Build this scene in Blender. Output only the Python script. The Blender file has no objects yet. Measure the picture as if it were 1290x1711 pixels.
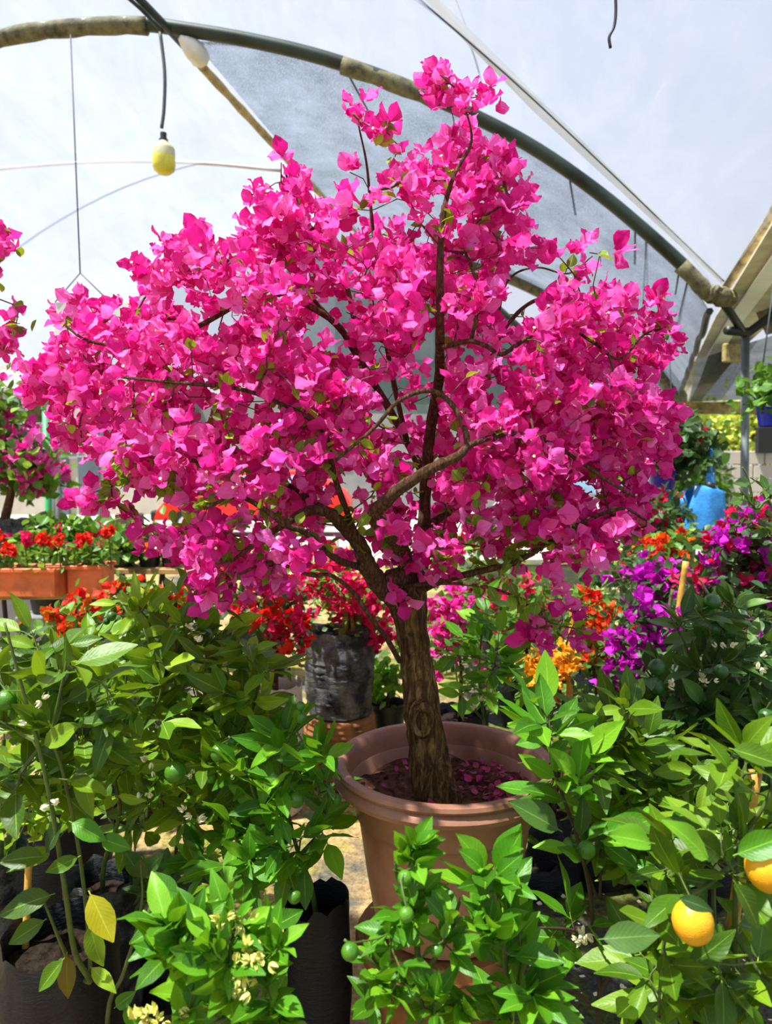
import bpy, math, random
import numpy as np
from mathutils import Vector, Matrix, noise as mnoise

random.seed(7)
rng = np.random.default_rng(7)
SC = bpy.context.scene
COL = SC.collection
PI = math.pi

# ------------------------------------------------------------------ camera, world, sun, exposure
F = 1236.0
PITCH = math.radians(3.6)
CAM_Z = 1.6
cam = bpy.data.cameras.new('camera')
cam.sensor_fit = 'VERTICAL'; cam.sensor_height = 36.0
cam.lens = 36.0 * F / 1711.0
cam.clip_start = 0.05; cam.clip_end = 300
cam.dof.use_dof = True; cam.dof.focus_distance = 1.85; cam.dof.aperture_fstop = 4.2
cam_o = bpy.data.objects.new('camera', cam); COL.objects.link(cam_o)
cam_o.location = (0, 0, CAM_Z)
cam_o.rotation_euler = (math.radians(90) - PITCH, 0, 0)
SC.camera = cam_o

SC.view_settings.view_transform = 'Standard'
SC.view_settings.look = 'None'
SC.view_settings.gamma = 1.0
SC.view_settings.use_curve_mapping = False
SC.view_settings.exposure = 0.1

world = bpy.data.worlds.new('World'); SC.world = world
world.use_nodes = True
wn = world.node_tree; wn.nodes.clear()
w_out = wn.nodes.new('ShaderNodeOutputWorld'); w_bg = wn.nodes.new('ShaderNodeBackground')
w_tc = wn.nodes.new('ShaderNodeTexCoord'); w_sx = wn.nodes.new('ShaderNodeSeparateXYZ')
w_cr = wn.nodes.new('ShaderNodeValToRGB')
w_cr.color_ramp.elements[0].position = 0.0; w_cr.color_ramp.elements[0].color = (0.90, 0.94, 1.0, 1)
w_cr.color_ramp.elements[1].position = 0.6; w_cr.color_ramp.elements[1].color = (0.69, 0.77, 1.0, 1)
wn.links.new(w_tc.outputs['Generated'], w_sx.inputs[0]); wn.links.new(w_sx.outputs['Z'], w_cr.inputs[0])
wn.links.new(w_cr.outputs[0], w_bg.inputs[0]); wn.links.new(w_bg.outputs[0], w_out.inputs[0])
w_bg.inputs[1].default_value = 0.80

sun = bpy.data.lights.new('sun', 'SUN'); sun.energy = 12.5; sun.angle = math.radians(1.2); sun.color = (1.0, 0.95, 0.86)
sun_o = bpy.data.objects.new('sun', sun); COL.objects.link(sun_o)
sun_o.rotation_euler = Vector((0.34, 0.15, -0.93)).to_track_quat('-Z', 'Y').to_euler()

# ------------------------------------------------------------------ geometry helpers
CP, SP = math.cos(PITCH), math.sin(PITCH)
def ray(px, py):
    u = (px - 645.0) / F; v = (855.5 - py) / F
    return np.array([u, CP + v * SP, -SP + v * CP])
def P(px, py, Y):
    """world point at distance Y in front of the viewpoint that shows at photo pixel (px, py)"""
    d = ray(px, py); t = Y / d[1]
    return np.array([d[0] * t, Y, CAM_Z + d[2] * t])
def PZ(px, py, z):
    d = ray(px, py); t = (z - CAM_Z) / d[2]
    return np.array([d[0] * t, d[1] * t, z])
def project(p):
    x, y, z = p[0], p[1], p[2] - CAM_Z
    dep = y * CP - z * SP
    return 645 + F * x / dep, 855.5 - F * (y * SP + z * CP) / dep, dep

WM = {}
def reg(o, M): WM[o.name] = M
def tag(o, label=None, cat=None, group=None, kind=None):
    if label: o['label'] = label
    if cat: o['category'] = cat
    if group: o['group'] = group
    if kind: o['kind'] = kind
    return o
def thing(name, loc, label, cat, group=None):
    o = bpy.data.objects.new(name, None); COL.objects.link(o)
    o.empty_display_size = 0.1
    M = Matrix.Translation(Vector([float(c) for c in loc])); o.matrix_basis = M; reg(o, M)
    return tag(o, label, cat, group)
def obj(name, me, parent=None, M=None, kind=None, label=None):
    o = bpy.data.objects.new(name, me); COL.objects.link(o)
    M = M or Matrix.Identity(4)
    if parent is not None:
        o.parent = parent; o.matrix_basis = WM[parent.name].inverted() @ M
    else: o.matrix_basis = M
    reg(o, M)
    if kind: o['kind'] = kind
    if label: o['label'] = label
    return o

def mesh_np(name, V, Fc, mat, uv=None, smooth=True):
    """V (n,3); Fc (m,k) array of one face size, or a list of faces"""
    me = bpy.data.meshes.new(name)
    V = np.asarray(V, dtype=np.float32)
    if isinstance(Fc, np.ndarray):
        m, k = Fc.shape
        me.vertices.add(len(V)); me.vertices.foreach_set('co', V.ravel())
        me.loops.add(m * k); me.loops.foreach_set('vertex_index', Fc.astype(np.int32).ravel())
        me.polygons.add(m); me.polygons.foreach_set('loop_start', np.arange(0, m * k, k, dtype=np.int32))
        me.update(calc_edges=True)
        idx = Fc.ravel()
    else:
        me.from_pydata([tuple(map(float, v)) for v in V], [], [tuple(int(i) for i in f) for f in Fc]); me.update()
        idx = np.array([i for f in Fc for i in f])
    if uv is not None:
        ul = me.uv_layers.new(name='UVMap'); ul.data.foreach_set('uv', np.asarray(uv, dtype=np.float32)[idx].ravel())
    me.polygons.foreach_set('use_smooth', [bool(smooth)] * len(me.polygons))
    if mat is not None: me.materials.append(mat)
    return me

class MB:
    """collects boxes, tubes and lathes into one mesh"""
    def __init__(s): s.v = []; s.f = []; s.n = 0
    def add(s, V, Fc):
        V = [tuple(map(float, v)) for v in V]
        s.f += [tuple(int(i) + s.n for i in f) for f in Fc]; s.v += V; s.n += len(V)
    def box(s, c, d, rz=0, bev=0.0):
        c = np.array(c, float); d = np.array(d, float) / 2
        b = min(bev, d.min() * 0.9)
        if b <= 0:
            V = [(sx * d[0], sy * d[1], sz * d[2]) for sx in (-1, 1) for sy in (-1, 1) for sz in (-1, 1)]
            Fc = [(0, 1, 3, 2), (4, 6, 7, 5), (0, 4, 5, 1), (2, 3, 7, 6), (0, 2, 6, 4), (1, 5, 7, 3)]
        else:
            V = []; ix = {}
            for sx in (-1, 1):
                for sy in (-1, 1):
                    for sz in (-1, 1):
                        for a in range(3):
                            e = [d[0] - b, d[1] - b, d[2] - b]; e[a] = d[a]
                            ix[(sx, sy, sz, a)] = len(V); V.append((sx * e[0], sy * e[1], sz * e[2]))
            Fc = []
            for a in range(3):
                o1, o2 = (a + 1) % 3, (a + 2) % 3
                for sa in (-1, 1):
                    q = []
                    for s1, s2 in ((-1, -1), (1, -1), (1, 1), (-1, 1)):
                        k = [0, 0, 0]; k[a] = sa; k[o1] = s1; k[o2] = s2; q.append(ix[(*k, a)])
                    Fc.append(q if sa > 0 else q[::-1])
                for s1 in (-1, 1):
                    for s2 in (-1, 1):
                        q = []
                        for sa, ax in ((-1, o1), (1, o1), (1, o2), (-1, o2)):
                            k = [0, 0, 0]; k[a] = sa; k[o1] = s1; k[o2] = s2; q.append(ix[(*k, ax)])
                        Fc.append(q if s1 * s2 > 0 else q[::-1])
            for sx in (-1, 1):
                for sy in (-1, 1):
                    for sz in (-1, 1):
                        q = [ix[(sx, sy, sz, a)] for a in range(3)]
                        Fc.append(q if sx * sy * sz > 0 else q[::-1])
        cr, sr = math.cos(rz), math.sin(rz)
        V = [(c[0] + x * cr - y * sr, c[1] + x * sr + y * cr, c[2] + z) for x, y, z in V]
        s.add(V, Fc); return s
    def tube(s, pts, r, n=8, cap=True):
        V, Fc = tube_arr(pts, r, n, cap); s.add(V, Fc); return s
    def lathe(s, prof, c=(0, 0, 0), n=32, fn=None):
        V = []; Fc = []
        for (r, z) in prof:
            for k in range(n):
                a = 2 * PI * k / n; rr, zz = (r, z) if fn is None else fn(r, z, a)
                V.append((c[0] + rr * math.cos(a), c[1] + rr * math.sin(a), c[2] + zz))
        for i in range(len(prof) - 1):
            for k in range(n):
                k2 = (k + 1) % n
                Fc.append((i * n + k, i * n + k2, (i + 1) * n + k2, (i + 1) * n + k))
        s.add(V, Fc); return s
    def disc(s, c, r, n=24, zf=None):
        V = [(c[0], c[1], c[2])]; Fc = []
        rings = (0.35, 0.7, 1.0)
        for q in rings:
            for k in range(n):
                a = 2 * PI * k / n; x, y = c[0] + r * q * math.cos(a), c[1] + r * q * math.sin(a)
                V.append((x, y, c[2] + (zf(x, y) if zf else 0)))
        for k in range(n): Fc.append((0, 1 + k, 1 + (k + 1) % n))
        for i in range(len(rings) - 1):
            for k in range(n):
                k2 = (k + 1) % n
                Fc.append((1 + i * n + k, 1 + (i + 1) * n + k, 1 + (i + 1) * n + k2, 1 + i * n + k2))
        s.add(V, Fc); return s
    def mesh(s, name, mat, smooth=True, auto=True):
        me = mesh_np(name, s.v, s.f, mat, None, smooth)
        if smooth and auto:
            try: me.set_sharp_from_angle(angle=math.radians(38))
            except Exception: pass
        return me
    def build(s, name, mat, parent=None, smooth=True, kind=None, label=None):
        return obj(name, s.mesh(name, mat, smooth), parent, None, kind, label)

def frames(pts):
    pts = np.asarray(pts, float)
    t = np.gradient(pts, axis=0); t /= np.linalg.norm(t, axis=1)[:, None] + 1e-9
    ref = np.array([0, 0, 1.0]) if abs(t[0][2]) < 0.9 else np.array([1.0, 0, 0])
    n = np.cross(t[0], ref); n /= np.linalg.norm(n)
    N = [n]
    for i in range(1, len(pts)):
        n = N[-1] - t[i] * np.dot(N[-1], t[i]); n /= np.linalg.norm(n) + 1e-9; N.append(n)
    N = np.array(N); B = np.cross(t, N)
    return t, N, B
def tube_arr(pts, r, n=8, cap=True, mod=None):
    pts = np.asarray(pts, float); m = len(pts)
    r = np.full(m, float(r)) if np.isscalar(r) else np.asarray(r, float)
    t, N, B = frames(pts)
    a = np.linspace(0, 2 * PI, n, endpoint=False)
    rr = np.repeat(r[:, None], n, 1)
    if mod is not None: rr = rr * mod(np.arange(m)[:, None] / (m - 1), a[None, :], pts)
    V = pts[:, None, :] + rr[:, :, None] * (np.cos(a)[None, :, None] * N[:, None, :] + np.sin(a)[None, :, None] * B[:, None, :])
    V = V.reshape(-1, 3)
    Fc = []
    for i in range(m - 1):
        for k in range(n):
            k2 = (k + 1) % n
            Fc.append((i * n + k, i * n + k2, (i + 1) * n + k2, (i + 1) * n + k))
    if cap:
        Fc.append(tuple(range(n))[::-1]); Fc.append(tuple((m - 1) * n + k for k in range(n)))
    return V, Fc
def smooth_path(pts, k=6):
    """Catmull-Rom through the points"""
    pts = [np.asarray(p, float) for p in pts]
    if len(pts) < 3:
        return np.array([pts[0] + (pts[-1] - pts[0]) * i / k for i in range(k + 1)])
    q = [2 * pts[0] - pts[1]] + pts + [2 * pts[-1] - pts[-2]]
    out = []
    for i in range(1, len(q) - 2):
        for j in range(k):
            t = j / k
            out.append(0.5 * ((2 * q[i]) + (q[i + 1] - q[i - 1]) * t + (2 * q[i - 1] - 5 * q[i] + 4 * q[i + 1] - q[i + 2]) * t * t
                              + (3 * q[i] - q[i - 1] - 3 * q[i + 1] + q[i + 2]) * t ** 3))
    out.append(pts[-1])
    return np.array(out)
def norm(v):
    v = np.asarray(v, float); return v / (np.linalg.norm(v) + 1e-9)
def basis(d, up, loc, s=1.0):
    """4x4: local x along d, z near up"""
    d = norm(d); n = up - d * np.dot(up, d)
    if np.linalg.norm(n) < 1e-3: n = np.array([d[2], 0.3, -d[0]]); n = n - d * np.dot(n, d)
    n = norm(n); b = np.cross(n, d)
    M = np.eye(4); M[:3, 0] = d * s; M[:3, 1] = b * s; M[:3, 2] = n * s; M[:3, 3] = loc
    return M
def toM(A): return Matrix([[float(x) for x in row] for row in A])

# ------------------------------------------------------------------ materials
def srgb(r, g, b):
    f = lambda c: (c / 255) / 12.92 if c / 255 <= 0.04045 else ((c / 255 + 0.055) / 1.055) ** 2.4
    return (f(r), f(g), f(b), 1)
class NT:
    def __init__(s, name):
        s.m = bpy.data.materials.new(name); s.m.use_nodes = True; s.t = s.m.node_tree; s.t.nodes.clear()
        s.out = s.t.nodes.new('ShaderNodeOutputMaterial')
    def n(s, typ, **kw):
        nd = s.t.nodes.new('ShaderNode' + typ)
        for k, v in kw.items():
            if k[0] == 'i' and k[1:].isdigit(): s.set(nd.inputs[int(k[1:])], v)
            elif hasattr(nd, k) and k not in nd.inputs: setattr(nd, k, v)
            else: s.set(nd.inputs[k.replace('_', ' ')], v)
        return nd
    def set(s, sock, v):
        if isinstance(v, bpy.types.NodeSocket): s.t.links.new(v, sock)
        else: sock.default_value = v
    def ramp(s, fac, stops):
        r = s.n('ValToRGB'); s.set(r.inputs[0], fac); e = r.color_ramp.elements
        e[0].position, e[0].color = stops[0]; e[1].position, e[1].color = stops[-1]
        for p, c in stops[1:-1]:
            x = e.new(p); x.color = c
        return r.outputs[0]
    def noise(s, scale, detail=4, rough=0.6, vec=None, dist=0.0):
        nd = s.n('TexNoise'); nd.inputs['Scale'].default_value = scale; nd.inputs['Detail'].default_value = detail
        nd.inputs['Roughness'].default_value = rough; nd.inputs['Distortion'].default_value = dist
        if vec is None: vec = s.geo()
        s.t.links.new(vec, nd.inputs['Vector']); return nd.outputs['Fac']
    def geo(s): return s.n('NewGeometry').outputs['Position']
    def mix(s, fac, a, b, mode='MIX'):
        nd = s.n('Mix'); nd.data_type = 'RGBA'; nd.blend_type = mode
        s.set(nd.inputs[0], fac); s.set(nd.inputs[6], a); s.set(nd.inputs[7], b); return nd.outputs[2]
    def math(s, op, a, b=0.0, c=None, clamp=False):
        nd = s.n('Math'); nd.operation = op; nd.use_clamp = clamp; s.set(nd.inputs[0], a); s.set(nd.inputs[1], b)
        if c is not None: s.set(nd.inputs[2], c)
        return nd.outputs[0]
    def bump(s, h, strength=0.3, dist=0.01):
        nd = s.n('Bump'); nd.inputs['Strength'].default_value = strength; nd.inputs['Distance'].default_value = dist
        s.set(nd.inputs['Height'], h); return nd.outputs[0]
    def bsdf(s, col, rough=0.6, metal=0.0, normal=None, spec=0.5, sheen=0.0):
        b = s.n('BsdfPrincipled'); s.set(b.inputs['Base Color'], col); s.set(b.inputs['Roughness'], rough)
        b.inputs['Metallic'].default_value = metal; b.inputs['Specular IOR Level'].default_value = spec
        if normal is not None: s.t.links.new(normal, b.inputs['Normal'])
        return b.outputs[0]
    def end(s, sh):
        s.t.links.new(sh, s.out.inputs[0]); return s.m
    def mixsh(s, fac, a, b):
        nd = s.n('MixShader'); s.set(nd.inputs[0], fac); s.t.links.new(a, nd.inputs[1]); s.t.links.new(b, nd.inputs[2]); return nd.outputs[0]
    def rnd(s):
        a = s.n('ObjectInfo').outputs['Random']; b = s.n('NewGeometry').outputs['Random Per Island']
        return s.math('FRACT', s.math('ADD', a, b), 0.0)
def basic(name, col, rough=0.6, var=0.12, scale=12, metal=0.0, bump=0.0, bscale=60, spec=0.5):
    t = NT(name); n = t.noise(scale)
    dark = tuple(c * (1 - 2.2 * var) for c in col[:3]) + (1,); lite = tuple(min(1, c * (1 + 1.6 * var)) for c in col[:3]) + (1,)
    c = t.ramp(n, [(0.3, dark), (0.5, col), (0.72, lite)])
    nm = t.bump(t.noise(bscale), bump, 0.01) if bump else None
    return t.end(t.bsdf(c, rough, metal, nm, spec))

def leaf_mat(name, cols, trans=0.30, rough=0.42, vein=0.35, spec=0.32):
    """cols: dark, mid, light of the species; veins follow the leaf's own UV"""
    t = NT(name); r = t.rnd()
    uv = t.n('UVMap').outputs[0]; sx = t.n('SeparateXYZ'); t.set(sx.inputs[0], uv)
    u, v = sx.outputs[0], sx.outputs[1]
    base = t.ramp(r, [(0.0, cols[0]), (0.6, cols[1]), (1.0, cols[2])])
    blot = t.noise(38, 3, 0.6)
    base = t.mix(t.math('MULTIPLY', blot, 0.25), base, cols[2])
    dv = t.math('ABSOLUTE', t.math('SUBTRACT', v, 0.5))
    mid = t.math('LESS_THAN', dv, 0.022)
    w = t.math('SINE', t.math('MULTIPLY', t.math('SUBTRACT', u, t.math('MULTIPLY', dv, 0.55)), 62.0))
    side = t.math('MULTIPLY', t.math('GREATER_THAN', w, 0.93), 0.22)
    vm = t.math('MULTIPLY', t.math('MAXIMUM', mid, side), vein)
    lite = tuple(min(1, c * 1.9 + 0.03) for c in cols[2][:3]) + (1,)
    base = t.mix(vm, base, lite)
    nm = t.bump(t.math('ADD', t.math('MULTIPLY', w, 0.06), blot), 0.25, 0.004)
    pb = t.bsdf(base, rough, 0, nm, spec)
    tr = t.n('BsdfTranslucent'); t.set(tr.inputs[0], t.mix(0.5, base, (cols[2][0] * 1.9, min(1, cols[2][1] * 1.7), cols[2][2] * 0.7, 1)))
    return t.end(t.mixsh(trans, pb, tr.outputs[0]))
def bract_mat(name, dark, mid, lite, trans=0.42):
    t = NT(name); r = t.rnd()
    base = t.ramp(r, [(0.0, dark), (0.45, mid), (1.0, lite)])
    uv = t.n('UVMap').outputs[0]; sx = t.n('SeparateXYZ'); t.set(sx.inputs[0], uv)
    u, v = sx.outputs[0], sx.outputs[1]
    dv = t.math('ABSOLUTE', t.math('SUBTRACT', v, 0.5))
    w = t.math('SINE', t.math('MULTIPLY', t.math('SUBTRACT', u, t.math('MULTIPLY', dv, 0.8)), 30.0))
    ve = t.math('MULTIPLY', t.math('MAXIMUM', t.math('LESS_THAN', dv, 0.02), t.math('MULTIPLY', t.math('GREATER_THAN', w, 0.93), 0.6)), 0.35)
    base = t.mix(ve, base, dark)
    nm = t.bump(t.noise(130, 3), 0.5, 0.003)
    pb = t.bsdf(base, 0.55, 0, nm, 0.25)
    tr = t.n('BsdfTranslucent'); t.set(tr.inputs[0], base)
    return t.end(t.mixsh(trans, pb, tr.outputs[0]))

M_bract = bract_mat('bract_pink', srgb(206, 22, 128), srgb(242, 54, 168), srgb(255, 132, 216))
M_bract_crimson = bract_mat('bract_crimson', srgb(190, 6, 60), srgb(226, 20, 88), srgb(246, 50, 130))
M_bract_red = bract_mat('bract_red', srgb(200, 14, 14), srgb(232, 34, 28), srgb(250, 70, 40))
M_bract_magenta = bract_mat('bract_magenta', srgb(170, 10, 150), srgb(212, 22, 196), srgb(236, 60, 226))
M_bract_orange = bract_mat('bract_orange', srgb(220, 60, 14), srgb(244, 96, 26), srgb(252, 140, 40))
M_bract_yellow = bract_mat('bract_yellow', srgb(244, 156, 24), srgb(252, 188, 48), srgb(255, 214, 90))
M_bract_pale = bract_mat('bract_pale', srgb(196, 214, 120), srgb(226, 236, 170), srgb(246, 248, 220))
M_bract_wilt = bract_mat('bract_wilted', srgb(96, 52, 52), srgb(160, 70, 96), srgb(206, 60, 130), 0.2)
M_bract_rose = bract_mat('bract_rose', srgb(226, 30, 140), srgb(248, 60, 176), srgb(255, 110, 205))
M_leaf_lemon = leaf_mat('leaf_lemon', [srgb(22, 58, 8), srgb(60, 104, 16), srgb(124, 158, 34)])
M_leaf_bright = leaf_mat('leaf_bright', [srgb(22, 78, 10), srgb(60, 126, 20), srgb(122, 176, 38)])
M_leaf_dark = leaf_mat('leaf_dark', [srgb(18, 48, 18), srgb(40, 80, 28), srgb(98, 132, 60)], trans=0.25)
M_leaf_lime = leaf_mat('leaf_lime', [srgb(24, 64, 8), srgb(72, 122, 18), srgb(146, 178, 42)])
M_leaf_small = leaf_mat('leaf_small', [srgb(44, 74, 22), srgb(92, 128, 34), srgb(156, 180, 52)])
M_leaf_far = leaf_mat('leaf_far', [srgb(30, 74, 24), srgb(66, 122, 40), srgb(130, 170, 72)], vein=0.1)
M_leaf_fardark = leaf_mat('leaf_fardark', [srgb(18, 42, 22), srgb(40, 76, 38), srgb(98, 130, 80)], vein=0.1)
M_leaf_yellow = leaf_mat('leaf_yellow', [srgb(170, 168, 30), srgb(196, 190, 44), srgb(214, 206, 70)])
M_leaf_old = leaf_mat('leaf_old', [srgb(92, 84, 22), srgb(112, 100, 28), srgb(130, 112, 36)])
M_leaf_sky = leaf_mat('leaf_yellowgreen', [srgb(120, 160, 50), srgb(170, 200, 80), srgb(210, 226, 120)], vein=0.05)

def bark_mat(name, c0, c1, c2, sc=1.0):
    t = NT(name); g = t.geo()
    mp = t.n('Mapping'); t.set(mp.inputs[0], g); mp.inputs['Scale'].default_value = (1, 1, 0.22)
    n1 = t.noise(70 * sc, 6, 0.7, mp.outputs[0], 0.6); n2 = t.noise(14, 3)
    c = t.ramp(n1, [(0.36, c0), (0.5, c1), (0.66, c2)])
    c = t.mix(t.math('MULTIPLY', n2, 0.5), c, c1)
    vo = t.n('TexVoronoi'); t.set(vo.inputs['Vector'], mp.outputs[0]); vo.inputs['Scale'].default_value = 62 * sc
    h = t.math('ADD', n1, t.math('MULTIPLY', vo.outputs['Distance'], 0.6))
    return t.end(t.bsdf(c, 0.85, 0, t.bump(h, 1.0, 0.02), 0.2))
M_bark = bark_mat('bark', srgb(26, 16, 9), srgb(98, 72, 40), srgb(176, 146, 92))
M_branch = bark_mat('branch_bark', srgb(62, 38, 26), srgb(104, 74, 52), srgb(158, 124, 92), 2.0)
M_twig = basic('twig', srgb(92, 52, 44), 0.7, 0.25, 20)
M_stem = basic('stem_green', srgb(74, 92, 34), 0.6, 0.25, 14)
M_stem_brown = basic('stem_brown', srgb(58, 44, 24), 0.75, 0.25, 25)
M_bamboo = basic('bamboo', srgb(196, 150, 62), 0.5, 0.2, 18, bump=0.2)
M_flowerwhite = basic('citrus_petal', srgb(240, 236, 196), 0.5, 0.05, 30)
M_flowercentre = basic('flower_centre', srgb(248, 240, 190), 0.6, 0.05, 30)
M_anther = basic('anther', srgb(216, 214, 110), 0.6, 0.05, 30)

def fruit_mat(name, c0, c1):
    t = NT(name); c = t.ramp(t.noise(25), [(0.3, c0), (0.7, c1)])
    vo = t.n('TexVoronoi'); t.set(vo.inputs['Vector'], t.geo()); vo.inputs['Scale'].default_value = 420
    return t.end(t.bsdf(c, 0.33, 0, t.bump(vo.outputs['Distance'], 0.25, 0.002), 0.5))
M_lime = fruit_mat('lime_skin', srgb(48, 102, 14), srgb(84, 136, 28))
M_limedark = fruit_mat('dark_lime_skin', srgb(30, 70, 26), srgb(58, 104, 40))
M_lemon = fruit_mat('ripe_skin', srgb(232, 158, 22), srgb(250, 186, 40))

def pot_mat():
    t = NT('terracotta_plastic'); n1 = t.noise(5, 5, 0.65); n2 = t.noise(60, 4)
    c = t.ramp(n1, [(0.28, srgb(122, 84, 64)), (0.5, srgb(152, 108, 86)), (0.75, srgb(174, 130, 106))])
    sp = t.math('GREATER_THAN', n2, 0.67)
    c = t.mix(t.math('MULTIPLY', sp, 0.35), c, srgb(120, 86, 60))
    return t.end(t.bsdf(c, 0.45, 0, t.bump(n2, 0.08, 0.004), 0.4))
M_pot = pot_mat()
M_pot_orange = basic('terracotta_orange', srgb(206, 104, 52), 0.6, 0.18, 7, bump=0.1)
M_pot_blotched = basic('weathered_clay', srgb(128, 82, 40), 0.75, 0.4, 9, bump=0.3)
M_soil = basic('soil', srgb(84, 58, 42), 0.95, 0.45, 45, bump=1.0, bscale=90, spec=0.1)
M_darksoil = basic('dark_soil', srgb(40, 32, 26), 0.95, 0.4, 45, bump=1.0, bscale=90, spec=0.1)
def bag_mat(name, c0, c1, rough=0.32):
    t = NT(name); n = t.noise(9, 5, 0.7); mp = t.n('Mapping'); t.set(mp.inputs[0], t.geo()); mp.inputs['Scale'].default_value = (1, 1, 3.5)
    n2 = t.noise(26, 4, 0.6, mp.outputs[0], 1.2)
    c = t.ramp(n, [(0.42, c0), (0.72, c1)])
    return t.end(t.bsdf(c, rough, 0, t.bump(n2, 0.4, 0.02), 0.35))
M_bag = bag_mat('black_poly', srgb(4, 7, 17), srgb(11, 15, 27), 0.55)
M_bag_grey = bag_mat('dusty_poly', srgb(14, 18, 28), srgb(120, 122, 122), 0.45)
M_bag_white = bag_mat('white_fabric', srgb(186, 170, 158), srgb(224, 214, 204), 0.8)
M_blackpot = basic('black_pot', srgb(26, 30, 34), 0.5, 0.2, 10)
M_blue = basic('blue_plastic', srgb(22, 40, 190), 0.35, 0.1, 8)
M_purple = basic('purple_plastic', srgb(52, 22, 140), 0.35, 0.1, 8)
M_bluesack = basic('blue_woven', srgb(52, 140, 214), 0.55, 0.15, 14, bump=0.3)
M_wood = basic('plank_wood', srgb(178, 142, 88), 0.75, 0.3, 6, bump=0.3)
M_blackmetal = basic('black_metal', srgb(26, 28, 30), 0.5, 0.2, 10)
M_pipe = basic('galvanised_dark', srgb(40, 52, 42), 0.5, 0.35, 3, metal=0.3)
M_pipe_pale = basic('pale_pipe', srgb(196, 190, 196), 0.5, 0.1, 3)
M_post = basic('grey_post', srgb(104, 112, 112), 0.5, 0.2, 6, metal=0.4)
M_green = basic('green_paint', srgb(64, 168, 104), 0.5, 0.15, 5)
M_tan = basic('tan_tape', srgb(158, 140, 88), 0.7, 0.3, 9, bump=0.3)
M_khaki = basic('khaki_wrap', srgb(98, 94, 66), 0.8, 0.35, 14, bump=0.5)
M_gutter = basic('gutter_metal', srgb(214, 204, 180), 0.45, 0.12, 5)
M_white = basic('white_strip', srgb(246, 248, 250), 0.3, 0.03, 5)
M_wire = basic('wire', srgb(70, 76, 84), 0.6, 0.1, 5)
M_cable = basic('cable', srgb(66, 76, 74), 0.6, 0.1, 5)
M_board = basic('hanging_board', srgb(214, 212, 204), 0.7, 0.08, 4)
M_bulbwhite = basic('bulb_body', srgb(190, 188, 146), 0.45, 0.08, 5)
M_bulbyellow = basic('bulb_dome', srgb(206, 196, 62), 0.35, 0.12, 8)
M_red = basic('red_paint', srgb(232, 34, 20), 0.25, 0.05, 2)
M_whitepaint = basic('white_paint', srgb(190, 190, 190), 0.3, 0.05, 2)
M_glass = basic('car_glass', srgb(120, 160, 186), 0.08, 0.1, 2)
M_rubber = basic('rubber', srgb(22, 22, 24), 0.8, 0.1, 5)
M_cream = basic('cream_wall', srgb(176, 170, 156), 0.9, 0.08, 1.2, bump=0.1)
M_greywall = basic('grey_wall', srgb(128, 130, 130), 0.9, 0.12, 1.2)
M_window = basic('window_glass', srgb(86, 98, 106), 0.15, 0.1, 2)
M_roofgrey = basic('corrugated', srgb(160, 156, 146), 0.7, 0.15, 2)
M_darkbox = basic('dark_crate', srgb(74, 60, 50), 0.8, 0.2, 6)
M_silver = basic('silver_sticker', srgb(206, 206, 202), 0.3, 0.2, 60, metal=0.4)
M_bluesticker = basic('blue_sticker', srgb(66, 112, 150), 0.4, 0.3, 60)

def ground_mat():
    t = NT('ground_dirt'); n1 = t.noise(1.3, 6, 0.7); n2 = t.noise(38, 6, 0.75); n3 = t.noise(2.1, 5, 0.75, None, 0.6)
    c = t.ramp(n2, [(0.3, srgb(120, 96, 62)), (0.5, srgb(188, 156, 106)), (0.72, srgb(222, 194, 146))])
    c = t.mix(t.ramp(n1, [(0.47, (0, 0, 0, 1)), (0.6, (1, 1, 1, 1))]), c, t.ramp(n2, [(0.3, srgb(56, 60, 56)), (0.75, srgb(118, 120, 108))]))
    moss = t.ramp(n2, [(0.35, srgb(84, 96, 26)), (0.7, srgb(176, 176, 60))])
    c = t.mix(t.ramp(n3, [(0.5, (0, 0, 0, 1)), (0.62, (1, 1, 1, 1))]), c, moss)
    sx = t.n('SeparateXYZ'); t.set(sx.inputs[0], t.geo())
    side = t.math('ADD', t.math('MULTIPLY', sx.outputs[0], 2.6), t.math('ADD', t.math('MULTIPLY', sx.outputs[1], -0.22), t.math('MULTIPLY', n1, 0.9)), clamp=True)
    damp = t.ramp(n2, [(0.3, srgb(38, 42, 38)), (0.55, srgb(84, 86, 74)), (0.8, srgb(126, 124, 104))])
    damp = t.mix(t.ramp(n3, [(0.44, (0, 0, 0, 1)), (0.6, (1, 1, 1, 1))]), damp, t.ramp(n2, [(0.35, srgb(66, 80, 20)), (0.7, srgb(140, 146, 48))]))
    c = t.mix(side, c, damp)
    return t.end(t.bsdf(c, 0.92, 0, t.bump(n2, 0.9, 0.02), 0.2))
M_ground = ground_mat()
M_street = basic('street', srgb(160, 156, 148), 0.9, 0.08, 1.0)

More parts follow.
